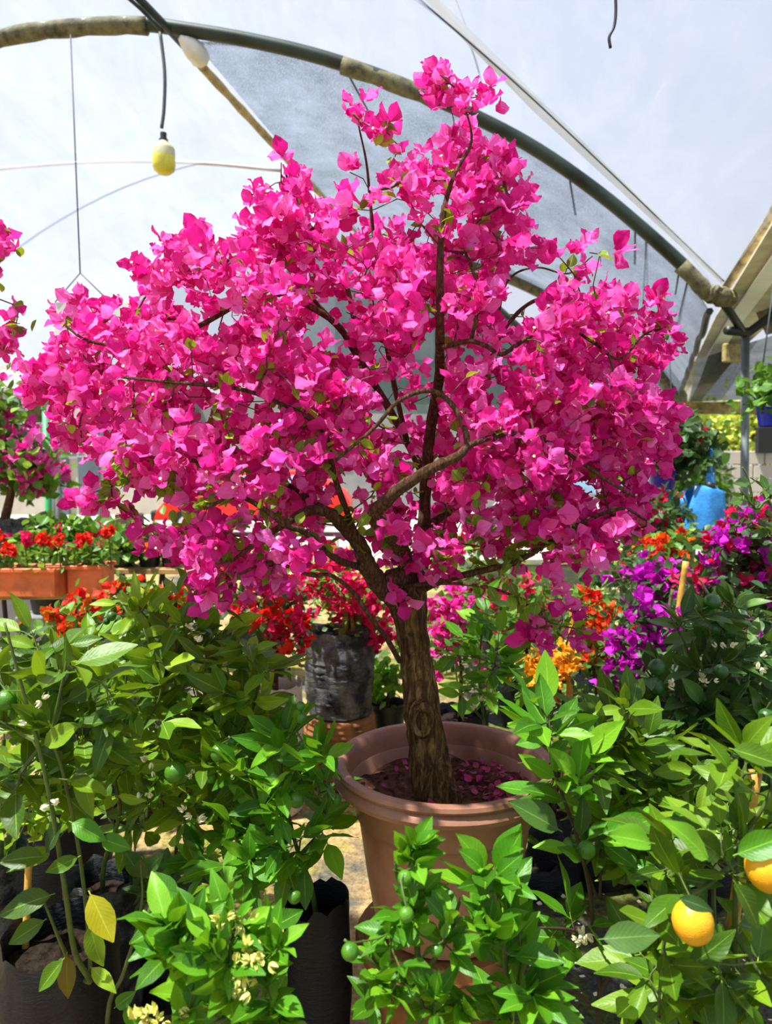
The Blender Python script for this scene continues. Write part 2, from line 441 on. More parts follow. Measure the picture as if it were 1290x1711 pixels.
def film_mat():
    t = NT('greenhouse_film'); mp = t.n('Mapping'); t.set(mp.inputs[0], t.geo()); mp.inputs['Scale'].default_value = (1.0, 0.18, 1.0)
    mp.inputs['Rotation'].default_value = (0, 0, -0.3)
    n1 = t.noise(1.2, 5, 0.7); n2 = t.noise(3.0, 6, 0.75, mp.outputs[0], 1.0)
    col = t.ramp(n2, [(0.3, (0.42, 0.48, 0.58, 1)), (0.7, (0.62, 0.64, 0.68, 1))])
    tr = t.n('BsdfTransparent'); t.set(tr.inputs[0], (0.93, 0.96, 1.0, 1))
    tl = t.n('BsdfTranslucent'); t.set(tl.inputs[0], col)
    df = t.n('BsdfDiffuse'); t.set(df.inputs[0], col)
    a = t.mixsh(0.25, tl.outputs[0], df.outputs[0])
    fac = t.math('ADD', t.math('MULTIPLY', n1, 0.25), t.math('MULTIPLY', t.math('GREATER_THAN', n2, 0.66), 0.10))
    fac = t.math('ADD', fac, 0.10)
    return t.end(t.mixsh(fac, tr.outputs[0], a))
M_film = film_mat()
def net_mat(name, c0, c1, solid=0.75):
    t = NT(name); n1 = t.noise(2.4, 4, 0.6)
    mp = t.n('Mapping'); t.set(mp.inputs[0], t.geo()); mp.inputs['Scale'].default_value = (1, 0.6, 2.4)
    n2 = t.noise(110, 2, 0.6, mp.outputs[0])
    col = t.ramp(n1, [(0.3, c0), (0.7, c1)])
    tr = t.n('BsdfTransparent')
    df = t.n('BsdfDiffuse'); t.set(df.inputs[0], col); tl = t.n('BsdfTranslucent'); t.set(tl.inputs[0], col)
    a = t.mixsh(0.5, df.outputs[0], tl.outputs[0])
    fac = t.ramp(n2, [(0.35, (solid - 0.3,) * 3 + (1,)), (0.62, (min(1, solid + 0.22),) * 3 + (1,))])
    return t.end(t.mixsh(fac, tr.outputs[0], a))
M_net = net_mat('shade_net', srgb(88, 102, 114), srgb(136, 148, 168), 0.74)
M_netdark = net_mat('dark_shade_net', srgb(72, 92, 90), srgb(104, 126, 124), 0.9)
M_netblack = net_mat('black_shade_net', srgb(52, 56, 58), srgb(84, 88, 88), 0.95)

# ------------------------------------------------------------------ leaf, bract, blossom templates
def blade(nu, nv, width, curl, fold, tip=1.0, wav=0.0, cup=0.0, seed=0, base=0.0, wide_at=0.45):
    """a leaf or bract of length 1 along x; returns V, quads, UV"""
    r = random.Random(seed); ph = r.random() * 6; V = []; UV = []; Q = []
    for i in range(nu + 1):
        u = i / nu
        w = width * (math.sin(PI * min(1, max(0, u)) ** (math.log(0.5) / math.log(wide_at)))) ** (0.72 if u < wide_at else tip)
        w = max(w, 0.012 + base * (1 - u) ** 3)
        for j in range(nv + 1):
            s = j / nv * 2 - 1
            y = s * w
            z = fold * abs(y) + curl * u * u + cup * (s * s) * math.sin(PI * u) + wav * math.sin(u * 9 + ph + s * 1.5) * s + wav * 0.45 * math.sin(s * 7 + ph * 2) * math.sin(PI * u)
            x = u + (-abs(s) * 0.0)
            V.append((x, y, z)); UV.append((u, j / nv))
    for i in range(nu):
        for j in range(nv):
            a = i * (nv + 1) + j; Q.append((a, a + 1, a + nv + 2, a + nv + 1))
    return np.array(V), np.array(Q), np.array(UV)
def leaf_T(seed, width=0.195, petiole=0.1):
    r = random.Random(seed)
    V, Q, U = blade(6, 4, width * r.uniform(0.85, 1.15), r.uniform(-0.28, 0.1), r.uniform(0.15, 0.5), 0.98, r.uniform(0.01, 0.035), 0, seed)
    V[:, 0] = V[:, 0] * (1 - petiole) + petiole
    # petiole: a thin strip folded in two
    p = np.array([(0, -.012, 0), (0, .012, 0), (petiole * 1.1, .012, 0.004), (petiole * 1.1, -.012, 0.004), (0, 0, -.016), (petiole * 1.1, 0, -.014)])
    k = len(V); V = np.vstack([V, p]); U = np.vstack([U, np.tile([[0.02, 0.5]], (6, 1))])
    Q = np.vstack([Q, [[k, k + 1, k + 2, k + 3], [k, k + 3, k + 5, k + 4], [k + 1, k + 4, k + 5, k + 2]]])
    return V, Q, U
def rotx(a): c, s = math.cos(a), math.sin(a); return np.array([[1, 0, 0], [0, c, -s], [0, s, c]])
def rotz(a): c, s = math.cos(a), math.sin(a); return np.array([[c, -s, 0], [s, c, 0], [0, 0, 1]])
def roty(a): c, s = math.cos(a), math.sin(a); return np.array([[c, 0, s], [0, 1, 0], [-s, 0, c]])
def blossom_T(seed, nu=5, nv=5):
    """three papery bracts round local +x axis"""
    r = random.Random(seed); Vs, Qs, Us = [], [], []; k = 0; op = r.uniform(0.45, 1.15)
    for b in range(3):
        V, Q, U = blade(nu, nv, r.uniform(0.36, 0.46), r.uniform(0.02, 0.34), r.uniform(0.0, 0.25), 0.72, r.uniform(0.07, 0.16), r.uniform(-0.14, 0.24), seed * 7 + b, wide_at=0.42)
        V = V * r.uniform(0.85, 1.12)
        V = V @ roty(-(op + r.uniform(-0.3, 0.3))).T @ rotx(b * 2 * PI / 3 + r.uniform(-0.25, 0.25)).T
        Vs.append(V); Qs.append(Q + k); Us.append(U); k += len(V)
    return np.vstack(Vs), np.vstack(Qs), np.vstack(Us)
def citrus_flower_T(seed):
    r = random.Random(seed); Vs, Qs, Us = [], [], []; k = 0
    for b in range(5):
        V, Q, U = blade(3, 2, 0.2, -0.2, 0.1, 0.8, 0, 0.1, seed + b)
        V = V @ roty(-r.uniform(0.2, 0.9)).T @ rotx(b * 2 * PI / 5 + r.uniform(-.2, .2)).T
        Vs.append(V); Qs.append(Q + k); Us.append(U); k += len(V)
    for b in range(4):
        a = r.random() * 6
        p = np.array([(0, -.03, 0), (0, .03, 0), (.6, .04 + .1 * math.cos(a), .1 * math.sin(a)), (.6, -.04 + .1 * math.cos(a), .1 * math.sin(a))])
        Vs.append(p); Qs.append(np.array([[0, 1, 2, 3]]) + k); Us.append(np.zeros((4, 2))); k += 4
    return np.vstack(Vs), np.vstack(Qs), np.vstack(Us)
LEAFT = [leaf_T(i) for i in range(8)]
LEAFW = [leaf_T(20 + i, 0.33, 0.06) for i in range(6)]
LEAFM = [leaf_T(30 + i, 0.235, 0.08) for i in range(6)]          # broad, heart-like leaves of the bougainvilleas
BLOST = [blossom_T(40 + i) for i in range(10)]
FLOT = [citrus_flower_T(70 + i) for i in range(4)]
_mc = {}
def variants(key, temps, mat):
    k = (key, mat.name, id(temps))
    if k not in _mc: _mc[k] = [mesh_np(key, V, Q, mat, U) for V, Q, U in temps]
    
    return _mc[k]
def merged(name, temps, Ms, mat):
    Vs, Qs, Us = [], [], []; k = 0
    for i, M in enumerate(Ms):
        V, Q, U = temps[i % len(temps)]
        Vs.append(V @ M[:3, :3].T + M[:3, 3]); Qs.append(Q + k); Us.append(U); k += len(V)
    return mesh_np(name, np.vstack(Vs), np.vstack(Qs), mat, np.vstack(Us))
def place(name, stuffname, temps, Ms, mat, parent, limit=300, min_px=0):
    """single pieces for the ones that show largest, the rest joined into one part"""
    Ms = list(Ms)
    if not Ms: return
    size = [np.linalg.norm(M[:3, 0]) / max(0.2, M[1, 3]) for M in Ms]
    order = np.argsort(size)[::-1]
    vis = []; rest = []
    for i in order:
        x, y, d = project(Ms[i][:3, 3])
        (vis if (-60 < x < 1350 and -60 < y < 1770 and len(vis) < limit) else rest).append(i)
    vs = variants(name, temps, mat)
    for j, i in enumerate(vis): obj(name, vs[j % len(vs)], parent, toM(Ms[i]))
    if rest: obj(stuffname, merged(stuffname, temps, [Ms[i] for i in rest], mat), parent, None, 'stuff')

# ------------------------------------------------------------------ growing twigs
class Skel:
    def __init__(s): s.p = []; s.par = []; s.w = []; s.fixed = []; s.dirs = []
    def add(s, p, par, fixed=0.0):
        s.p.append(np.asarray(p, float)); s.par.append(par); s.fixed.append(fixed)
        s.dirs.append(norm(s.p[-1] - s.p[par]) if par >= 0 else np.array([0, 0, 1.0])); return len(s.p) - 1
    def path(s, pts, r0, r1, par=None):
        q = smooth_path(pts, 5); start = -1
        if par is not None: start = par
        elif s.p: start = int(np.argmin([np.linalg.norm(x - q[0]) for x in s.p]))
        last = start; n = len(q)
        for i, x in enumerate(q): last = s.add(x, last, r0 + (r1 - r0) * i / (n - 1))
        return q
    def grow(s, targets, step=0.05, jit=0.012, sag=0.0, maxlen=9.0):
        """connect every target to the nearest node; returns list of node chains"""
        arr = np.array(s.p); T = [np.asarray(t, float) for t in targets]
        d0 = [np.min(np.linalg.norm(arr - t, axis=1)) for t in T]
        ends = []
        for ti in np.argsort(d0):
            t = T[ti]; arr = np.array(s.p)
            d = np.linalg.norm(arr - t, axis=1)
            cand = np.argsort(d)[:12]
            best = min(cand, key=lambda c: d[c] * (1.35 - 0.35 * float(np.dot(s.dirs[c], norm(t - arr[c])))))
            a = arr[best]; L = d[best]; k = max(2, int(L / step)); last = int(best); chain = [last]
            c1 = a + s.dirs[best] * L * 0.35
            c1 = c1 + np.array([0, 0, -sag * L])
            for i in range(1, k + 1):
                u = i / k; q = (1 - u) ** 2 * a + 2 * u * (1 - u) * c1 + u * u * t
                if i < k: q = q + rng.normal(0, jit, 3) * min(1, L * 4)
                last = s.add(q, last); chain.append(last)
            ends.append((int(ti), chain))
        return ends
    def twig_mesh(s, rt, power=0.45, rmax=0.012, n=5, mat=None):
        N = len(s.p); cnt = np.zeros(N); child = [[] for _ in range(N)]
        for i in range(N):
            if s.par[i] >= 0: child[s.par[i]].append(i)
        for i in range(N - 1, -1, -1):
            if not child[i]: cnt[i] += 1
            if s.par[i] >= 0: cnt[s.par[i]] += cnt[i]
        R = np.minimum(rmax, rt * cnt ** power)
        mb = MB(); done = set()
        for i in range(N - 1, -1, -1):
            if s.fixed[i] > 0 or i in done or child[i] and any(s.fixed[c] == 0 for c in child[i]): continue
            ch = [i]; j = i
            while True:
                done.add(j); q = s.par[j]
                if q < 0: break
                ch.append(q)
                if q in done or s.fixed[q] > 0: break
                j = q
            if len(ch) < 2: continue
            pts = [s.p[c] for c in ch][::-1]; rr = [R[c] for c in ch][::-1]
            if s.fixed[ch[-1]] > 0: rr[0] = rr[1]
            V, Fc = tube_arr(pts, rr, n, True); mb.add(V, Fc)
        return mb
def inpoly(x, y, poly):
    c = False; j = len(poly) - 1
    for i in range(len(poly)):
        xi, yi = poly[i]; xj, yj = poly[j]
        if (yi > y) != (yj > y) and x < (xj - xi) * (y - yi) / (yj - yi) + xi: c = not c
        j = i
    return c

# ------------------------------------------------------------------ the setting
def structure(name, me, label=None):
    o = obj(name, me, None, None, 'structure')
    if label: o['label'] = label
    return o
n = 60
gx = np.linspace(-14, 14, n); gy = np.linspace(-4, 12.5, n)
V = [(x, y, 0.012 * mnoise.noise(Vector((x * 1.3, y * 1.3, 0)))) for y in gy for x in gx]
Q = np.array([(j * n + i, j * n + i + 1, (j + 1) * n + i + 1, (j + 1) * n + i) for j in range(n - 1) for i in range(n - 1)])
structure('floor', mesh_np('floor', V, Q, M_ground), 'sandy nursery floor with mossy and dark damp patches')
mb = MB(); mb.box((0, 41, -0.05), (120, 57, 0.1)); structure('floor_street', mb.mesh('floor_street', M_street), 'pale sunlit street beyond the nursery')

# hoops: traced at the depth where each stands, then smoothed
hoopA_px = [(-760, 620), (-640, 430), (-420, 250), (-200, 130), (0, 62), (120, 44), (230, 40), (300, 48), (420, 68), (545, 98), (680, 145), (800, 198), (900, 252), (1000, 322), (1080, 388), (1150, 452), (1192, 500)]
HA = [P(x, y, 6.0) for x, y in hoopA_px]
AX = norm(PZ(600, 390, HA[7][2]) - PZ(290, 58, HA[7][2]))          # direction of the tunnel
def hoop(name, pts, r, mat, label, group=None):
    t = thing(name, pts[0], label, 'roof pipe', group)
    q = smooth_path(pts, 5)
    V, Fc = tube_arr(q, r, 10, True); obj('pipe', mesh_np('pipe', V, Fc, mat), t)
    return t, q
tA, qA = hoop('roof_hoop', HA, 0.054, M_pipe, 'thick dark green steel hoop arching across the near roof')
# cloth scraps wound round the near hoop
for (i0, i1, rr, m_) in ((18, 32, 0.06, M_khaki), (46, 53, 0.061, M_khaki), (74, 80, 0.06, M_khaki)):
    seg = qA[i0:i1]; rads = [rr * (0.92 + 0.22 * abs(math.sin(k * 2.1 + i0))) for k in range(len(seg))]
    V, Fc = tube_arr(seg + np.array([0, 0, -0.012]), rads, 9, True)
    obj('cloth_wrap', mesh_np('cloth_wrap', V, Fc, m_), tA, None, None, 'khaki cloth wound round the pipe')
# film: the near hoop's curve swept along the tunnel
prof = smooth_path([p + np.array([0, 0, 0.06]) for p in HA], 4)
S = np.linspace(-9, 5.4, 30)
V = []
for a in S:
    for i, p in enumerate(prof):
        d = 0.03 * math.sin(a * 4.2) * math.sin(i * 0.35)
        V.append(p + AX * a + np.array([0, 0, d]))
m = len(prof)
Q = np.array([(j * m + i, j * m + i + 1, (j + 1) * m + i + 1, (j + 1) * m + i) for j in range(len(S) - 1) for i in range(m - 1)])
structure('ceiling', mesh_np('ceiling', V, Q, M_film), 'translucent bluish white plastic film roof of the tunnel')
# far gable film on the left, above the open end
gab = [p + AX * 5.4 for p in prof]
V = []; 
lowz = P(0, 600, gab[0][1])[2]
gl = [g for g in gab if g[0] < 0.8]
for g in gl: V.append(g); V.append((g[0], g[1] + 0.05, lowz))
Q = np.array([(2 * i, 2 * i + 1, 2 * i + 3, 2 * i + 2) for i in range(len(gl) - 1)])
structure('wall_far', mesh_np('wall_far', V, Q, M_film), 'hanging film closing the far end above head height')
# pale hoop seen through the film, half way down the tunnel
HB = [p + AX * 2.75 + np.array([0, 0, 0.1]) for p in HA]
HB = [P(-260, 320, 8.7), P(-80, 292, 8.7), (P(60, 277, 8.7)), P(200, 270, 8.7), P(340, 273, 8.7), P(470, 285, 8.7)]
hoop('roof_hoop', HB, 0.02, M_pipe_pale, 'thin pale hoop crossing the film behind the hanging bulb')
# ridge rope and tape
rz_ = HA[7][2] - 0.02
RA, RB, RN = PZ(290, 58, rz_), PZ(602, 392, rz_), PZ(225, -10, rz_)
t = thing('ridge_pipe', RN, 'tan taped ridge pipe running from the near hoop to the far end', 'roof pipe')
q = smooth_path([PZ(180, -60, rz_), RN, RA, PZ(400, 178, rz_), PZ(500, 286, rz_), RB], 6)
V, Fc = tube_arr(q, 0.03, 8); obj('pipe', mesh_np('pipe', V, Fc, M_pipe), t)
q2 = q + np.array([0.02, 0, -0.028]); rads = [0.032 + 0.012 * abs(math.sin(i * 1.3)) for i in range(len(q2))]
V, Fc = tube_arr(q2[14:], rads[14:], 7); obj('tape', mesh_np('tape', V, Fc, M_tan), t)
q = [PZ(200, -15, rz_ - .03), PZ(235, 15, rz_ - .05), PZ(268, 50, rz_ - .06)]
V, Fc = tube_arr(smooth_path(q, 4), 0.014, 6); obj('rope', mesh_np('rope', V, Fc, M_pipe), t)
mb = MB()
V, Fc = tube_arr(smooth_path([P(300, 62, 5.98), P(330, 90, 6.1), P(335, 108, 6.3)], 4), [0.02, 0.05, 0.075, 0.085, 0.08, 0.085, 0.06, 0.045, 0.02], 9); mb.add(V, Fc)
mb.build('cloth_bundle', M_board, t, label='pale folded cloth bundle at the joint')

# shade net: lofted from the near hoop to the far one
near_px = [(322, 68), (420, 76), (545, 108), (680, 152), (800, 205), (900, 262), (1000, 332), (1080, 398), (1150, 465), (1186, 520)]
far_px = [(604, 396), (690, 412), (770, 432), (850, 458), (915, 488), (975, 520), (1025, 550), (1070, 585), (1110, 625), (1134, 664)]
nc = smooth_path([P(x, y, 6.02) for x, y in near_px], 4)
fy = [10.9, 11.0, 11.1, 11.2, 11.4, 11.6, 11.8, 12.1, 12.6, 13.2]
fc = smooth_path([P(x, y, yy) for (x, y), yy in zip(far_px, fy)], 4)
V = []; R_ = 26
for j in range(R_):
    u = j / (R_ - 1)
    for i in range(len(nc)):
        s = i / (len(nc) - 1)
        sag = -0.22 * math.sin(PI * u) * math.sin(PI * s) - 0.02 * math.sin(s * 26 + u * 3) * math.sin(PI * u)
        V.append(nc[i] * (1 - u) + fc[i] * u + np.array([0, 0, sag]))
m = len(nc)
Q = np.array([(j * m + i, j * m + i + 1, (j + 1) * m + i + 1, (j + 1) * m + i) for j in range(R_ - 1) for i in range(m - 1)])
t = thing('shade_net', nc[0], 'grey woven shade net stretched under the film roof', 'net')
obj('net', mesh_np('net', V, Q, M_net), t)
V, Fc = tube_arr(fc + np.array([0, 0, -0.03]), 0.16 * np.linspace(0.55, 1.0, len(fc)), 8)
obj('hem', mesh_np('hem', V, Fc, M_khaki), t, None, None, 'khaki rolled hem along the far edge')
k = 14
mb = MB()
edge = np.array([nc[-1] * (1 - u) + fc[-1] * u + np.array([0, 0, 0.03 * math.sin(u * 40)]) for u in np.linspace(0, 1, 40)])
mb.tube(edge, 0.03, 6); mb.build('edge_rope', M_blackmetal, t)
for u_, s_ in ((0.1, 0.25), (0.12, 0.5), (0.12, 0.62), (0.14, 0.75), (0.1, 0.87), (0.75, 0.9), (0.7, 0.8)):
    i = int(s_ * (len(nc) - 1)); a = nc[i]; b = nc[i] * (1 - u_) + fc[i] * u_
    V, Fc = tube_arr([a + [0, 0, 0.0], b + [0, 0, -0.06]], 0.008, 5); obj('tie_cord', mesh_np('tie_cord', V, Fc, M_wire), t)

# dark nets behind the crown: the next tunnel
def sheet(name, corners, mat, parent=None, kind=None, label=None, nn=10, bulge=0.1):
    a, b, c, d = [np.array(x, float) for x in corners]; V = []
    for j in range(nn):
        for i in range(nn):
            u, v = i / (nn - 1), j / (nn - 1)
            p = (a * (1 - u) + b * u) * (1 - v) + (d * (1 - u) + c * u) * v
            V.append(p + np.array([0, bulge * math.sin(u * 9) * math.sin(v * PI), -bulge * 0.3 * math.sin(u * PI)]))
    Q = np.array([(j * nn + i, j * nn + i + 1, (j + 1) * nn + i + 1, (j + 1) * nn + i) for j in range(nn - 1) for i in range(nn - 1)])
    return obj(name, mesh_np(name, V, Q, mat), parent, None, kind, label)
arc = [P(x, y, 14.0) for x, y in ((470, 470), (500, 436), (540, 414), (600, 408), (660, 414), (720, 438), (790, 480), (860, 540), (930, 610))]
t = thing('rear_tunnel_net', arc[0], 'dark green shade net under an arched hoop behind the tree crown', 'net')
q = smooth_path(arc, 4); V, Fc = tube_arr(q, 0.06, 8); obj('hoop_pipe', mesh_np('hoop_pipe', V, Fc, M_pipe), t)
for e_ in (arc[0], arc[-1]):
    V, Fc = tube_arr([(e_[0], e_[1], 0), e_], 0.05, 8); obj('leg', mesh_np('leg', V, Fc, M_pipe), t)
V = []
for p in q: V.append(p); V.append((p[0], p[1] + 0.1, 2.75))
Q = np.array([(2 * i, 2 * i + 1, 2 * i + 3, 2 * i + 2) for i in range(len(q) - 1)])
obj('net', mesh_np('net', V, Q, M_netdark), t)
t = thing('side_curtain_net', P(830, 470, 14.6), 'teal grey net curtain hanging right behind the tree crown', 'net')
sheet('net', [P(560, 440, 14.6), P(1150, 640, 15.5), P(1150, 690, 15.5), P(560, 690, 14.6)], M_netdark, t)
for x in (905, 960, 1000):
    V, Fc = tube_arr([P(x, 560, 14.4), P(x + 2, 640, 14.4)], 0.015, 5); obj('tie_cord', mesh_np('tie_cord', V, Fc, M_wire), t)
# right side: gutter between two tunnels
t = thing('roof_gutter', PZ(1215, 520, 3.0), 'white bright lined roof gutter sloping away at the right edge', 'gutter')
def ribbon(pts_l, pts_r, th, mat, name, parent, label=None):
    V = []; Fc = []
    for a, b in zip(pts_l, pts_r):
        a = np.array(a); b = np.array(b); V += [a, b, b + [0, 0, th], a + [0, 0, th]]
    for i in range(len(pts_l) - 1):
        o = i * 4
        for k in range(4): Fc.append((o + k, o + (k + 1) % 4, o + 4 + (k + 1) % 4, o + 4 + k))
    Fc.append((0, 3, 2, 1)); o = (len(pts_l) - 1) * 4; Fc.append((o, o + 1, o + 2, o + 3))
    return obj(name, mesh_np(name, V, Fc, mat, None, False), parent, None, None, label)
ribbon([PZ(1330, 310, 3.0), PZ(1196, 530, 3.0), PZ(1130, 668, 3.0)], [PZ(1420, 420, 3.0), PZ(1248, 575, 3.0), PZ(1166, 676, 3.0)], 0.02, M_gutter, 'channel', t)
ribbon([PZ(1330, 372, 2.96), PZ(1214, 540, 2.96), PZ(1139, 670, 2.96)], [PZ(1352, 392, 2.96), PZ(1232, 550, 2.96), PZ(1150, 674, 2.96)], 0.02, M_white, 'bright_strip', t, 'glossy white strip along the gutter')
V, Fc = tube_arr([PZ(1345, 250, 3.35), PZ(1290, 362, 3.3), PZ(1212, 482, 3.1)], [0.04, 0.04, 0.035], 8); obj('edge_pipe', mesh_np('edge_pipe', V, Fc, M_tan), t, None, None, 'yellow tan taped edge pipe')
mb = MB(); c = P(1205, 496, 6.0)
V, Fc = tube_arr(smooth_path([P(1150, 455, 6.0), P(1180, 485, 6.0), c, P(1225, 500, 6.05)], 4), [0.05, .055, .06, .07, .055, .075, .08, .07, .085, .08, .06, .07, .05], 9); mb.add(V, Fc)
mb.build('cloth_knot', M_khaki, t, label='khaki cloth knot tied round the hoop end')
# post with brackets
t = thing('support_post', P(1248, 1100, 6.6)*[1, 1, 0], 'slim grey steel post holding the gutter at the right', 'post')
px0, px1 = P(1246, 548, 6.6), P(1250, 830, 6.6)
V, Fc = tube_arr([(px1[0], 6.6, 0), px0], 0.035, 10); obj('post', mesh_np('post', V, Fc, M_post), t)
V, Fc = tube_arr([P(1205, 500, 6.1), P(1245, 560, 6.6)], 0.035, 8); obj('brace', mesh_np('brace', V, Fc, M_blackmetal), t)
V, Fc = tube_arr([P(1215, 552, 6.4), P(1250, 556, 6.6), P(1300, 520, 6.4), P(1340, 470, 6.2)], 0.04, 8); obj('brace', mesh_np('brace', V, Fc, M_blackmetal), t)
mb = MB(); c = P(1222, 590, 6.5); mb.box(c, (0.16, 0.05, 0.16), 0.2, 0.01); o = mb.build('bracket_plate', M_tan, t, label='pale angled bracket box')
V, Fc = tube_arr([P(1190, 720, 5.2), P(1186, 880, 5.2), np.array([P(1186, 880, 5.2)[0], 5.2, 0])], 0.03, 8)
tag(obj('fence_post', mesh_np('fence_post', V, Fc, M_post)), 'short dark grey post left of the blue sack', 'post')
# next tunnel's dark ceiling and beam
t = thing('neighbour_net_roof', P(1250, 640, 9), 'black shade net ceiling of the neighbouring tunnel at the right', 'net')
sheet('net', [P(1150, 672, 13), P(1165, 600, 8.5), P(1420, 520, 7.5), P(1420, 660, 12)], M_netblack, t)
sheet('hem', [P(1120, 672, 12.8), P(1420, 660, 11.8), P(1420, 690, 11.8), P(1120, 690, 12.8)], M_tan, t, label='tan hem of the net')
mb = MB(); mb.box((P(1230, 690, 12.6)[0], 12.6, P(1230, 688, 12.6)[2]), (6.5, 0.1, 0.06), -0.1); mb.build('beam', M_tan, t)
sheet('fold', [P(1262, 520, 6.9), P(1330, 450, 6.2), P(1330, 530, 6.4), P(1280, 560, 6.9)], M_khaki, t, label='beige plastic fold beside the gutter')

# wires, cable, bulb, hanging board
def wire(name, pts, r, mat, label, cat='wire'):
    V, Fc = tube_arr(smooth_path(pts, 4), r, 6)
    return tag(obj(name, mesh_np(name, V, Fc, mat)), label, cat)
t = thing('film_seam', P(700, 0, 4.9), 'white taped film seam with a thin wire running down to the right', 'wire')
V, Fc = tube_arr(smooth_path([P(660, -40, 4.7), P(712, 8, 4.83), P(904, 178, 5.22), P(1210, 470, 5.95)], 5), 0.006, 5); obj('wire', mesh_np('wire', V, Fc, M_wire), t)
ribbon([P(680, -30, 4.8), P(891, 186, 5.3), P(1206, 475, 5.97)], [P(702, -32, 4.8), P(909, 172, 5.3), P(1211, 470, 5.97)], 0.004, M_white, 'tape', t, 'bright white seam tape')
wire('roof_wire', [P(760, -5, 5.0), P(780, 50, 5.2), P(800, 122, 5.5)], 0.006, M_pipe_pale, 'short pale grey wire hanging at the top above the tree')
# bulb
t = thing('hanging_bulb', P(272, 222, 5.95), 'yellow bottomed bulb on a dark cable below the hoop joint', 'lamp')
V, Fc = tube_arr(smooth_path([P(267, 50, 5.97), P(275, 120, 5.95), P(274, 180, 5.95), P(270, 214, 5.95)], 5), 0.014, 7); obj('cable', mesh_np('cable', V, Fc, M_cable), t)
pc = P(273, 222, 5.95); k = 5.95 / F / 0.98
mb = MB(); mb.lathe([(0.0, 2 * k), (5 * k, 0), (5 * k, -9 * k), (7 * k, -10 * k), (7 * k, -13 * k), (0, -13 * k)], pc, 16); mb.build('socket', M_blackmetal, t)
mb = MB(); mb.lathe([(6 * k, -12 * k), (9 * k, -17 * k), (16 * k, -22 * k), (17.5 * k, -26 * k), (17.5 * k, -38 * k)], pc, 24, lambda r, z, a: (r * (1 + 0.025 * math.sin(a * 12)), z)); mb.build('bulb_body', M_bulbwhite, t)
mb = MB(); mb.lathe([(17.5 * k, -37.5 * k), (18 * k, -50 * k), (16 * k, -58 * k), (10 * k, -63 * k), (0.1 * k, -64 * k)], pc, 24); mb.build('bulb_dome', M_bulbyellow, t, label='yellowed dome')
# board on wires
t = thing('hanging_board', P(118, 548, 5.9), 'pale board hanging on a long thin wire left of the tree', 'sign')
V, Fc = tube_arr([P(118, 58, 5.95), P(134, 456, 5.9)], 0.006, 5); obj('wire', mesh_np('wire', V, Fc, M_wire), t)
for e in ((92, 505), (182, 503)):
    V, Fc = tube_arr([P(134, 456, 5.9), P(*e, 5.9)], 0.005, 5); obj('wire', mesh_np('wire', V, Fc, M_wire), t)
a, b = P(88, 504, 5.9), P(222, 590, 5.9)
mb = MB(); mb.box(((a[0] + b[0]) / 2, 5.92, (a[2] + b[2]) / 2), (b[0] - a[0], 0.03, a[2] - b[2]), 0, 0.005); mb.build('board', M_board, t)
mb = MB(); c = P(150, 586, 5.86); mb.box(c, (0.62, 0.06, 0.03), 0, 0.004); mb.build('rail', M_khaki, t)
wire('dangling_strap', [P(1028, -20, 3.0), P(1029, 20, 3.0), P(1026, 45, 3.0), P(1018, 62, 3.0), P(1020, 80, 3.0)], 0.006, M_blackmetal, 'short black strap end dangling at the top right', 'strap')
# far left eave of the building opposite
t = thing('corrugated_eave', P(0, 640, 13), 'grey corrugated eave slanting in at the far left edge', 'roof')
V = []; nn = 40
for i in range(nn):
    u = i / (nn - 1)
    for v in (0, 1):
        p = P(-200 + 270 * u, 598 + 28 * u, 15.0) * (1 - v) + P(-200 + 262 * u, 632 + 22 * u, 12.6) * v
        V.append(p + np.array([0, 0, 0.02 * math.sin(i * 1.9)]))
Q = np.array([(2 * i, 2 * i + 1, 2 * i + 3, 2 * i + 2) for i in range(nn - 1)])
obj('sheet', mesh_np('sheet', V, Q, M_roofgrey), t)
sheet('net', [P(-120, 650, 14.5), P(95, 660, 14.5), P(95, 705, 14.5), P(-120, 705, 14.5)], M_khaki, t, label='brown slatted screen under the eave')
for x_ in (-100, 88):
    e_ = P(x_, 640, 14.6); V, Fc = tube_arr([(e_[0], 14.6, 0), e_], 0.06, 8); obj('post', mesh_np('post', V, Fc, M_greywall), t)
# building across the street
t = thing('street_building', P(140, 900, 24)*[1, 1, 0], 'cream building with dark windows across the street at the left', 'building')
mb = MB(); x0, x1 = P(-420, 777, 24)[0], P(290, 777, 24)[0]
mb.box(((x0 + x1) / 2, 26, 2.4), (x1 - x0, 4, 4.8)); mb.build('wall', M_cream, t, False)
for px in (-60, 20, 78, 112, 180, 240):
    c = P(px, 735, 23.95)
    mb = MB(); mb.box((c[0], 23.98, c[2]), (0.75, 0.12, 1.2), 0, 0.02); w_ = mb.build('window_frame', M_whitepaint, t)
    mb = MB(); mb.box((c[0], 23.94, c[2]), (0.6, 0.1, 1.05)); mb.build('pane', M_window, w_)
for px in (98, 150):
    c = P(px, 830, 23.95); mb = MB(); mb.box((c[0], 23.95, 0.95), (0.7, 0.1, 1.9), 0, 0.02); mb.build('door', M_window, t)
t = thing('neighbour_house', P(700, 900, 27)*[1, 1, 0], 'grey house behind the tree crown across the street', 'building')
mb = MB(); x0, x1 = P(335, 777, 26)[0], P(1130, 777, 26)[0]
mb.box(((x0 + x1) / 2, 28, 2.0), (x1 - x0, 4, 4.0)); mb.build('wall', M_greywall, t, False)
for px in (460, 560, 900, 980):
    c = P(px, 735, 25.95); mb = MB(); mb.box((c[0], 25.97, c[2]), (0.9, 0.1, 1.1), 0, 0.02); w_ = mb.build('window_frame', M_whitepaint, t)
    mb = MB(); mb.box((c[0], 25.93, c[2]), (0.75, 0.1, 0.95)); mb.build('pane', M_window, w_)
mb = MB()
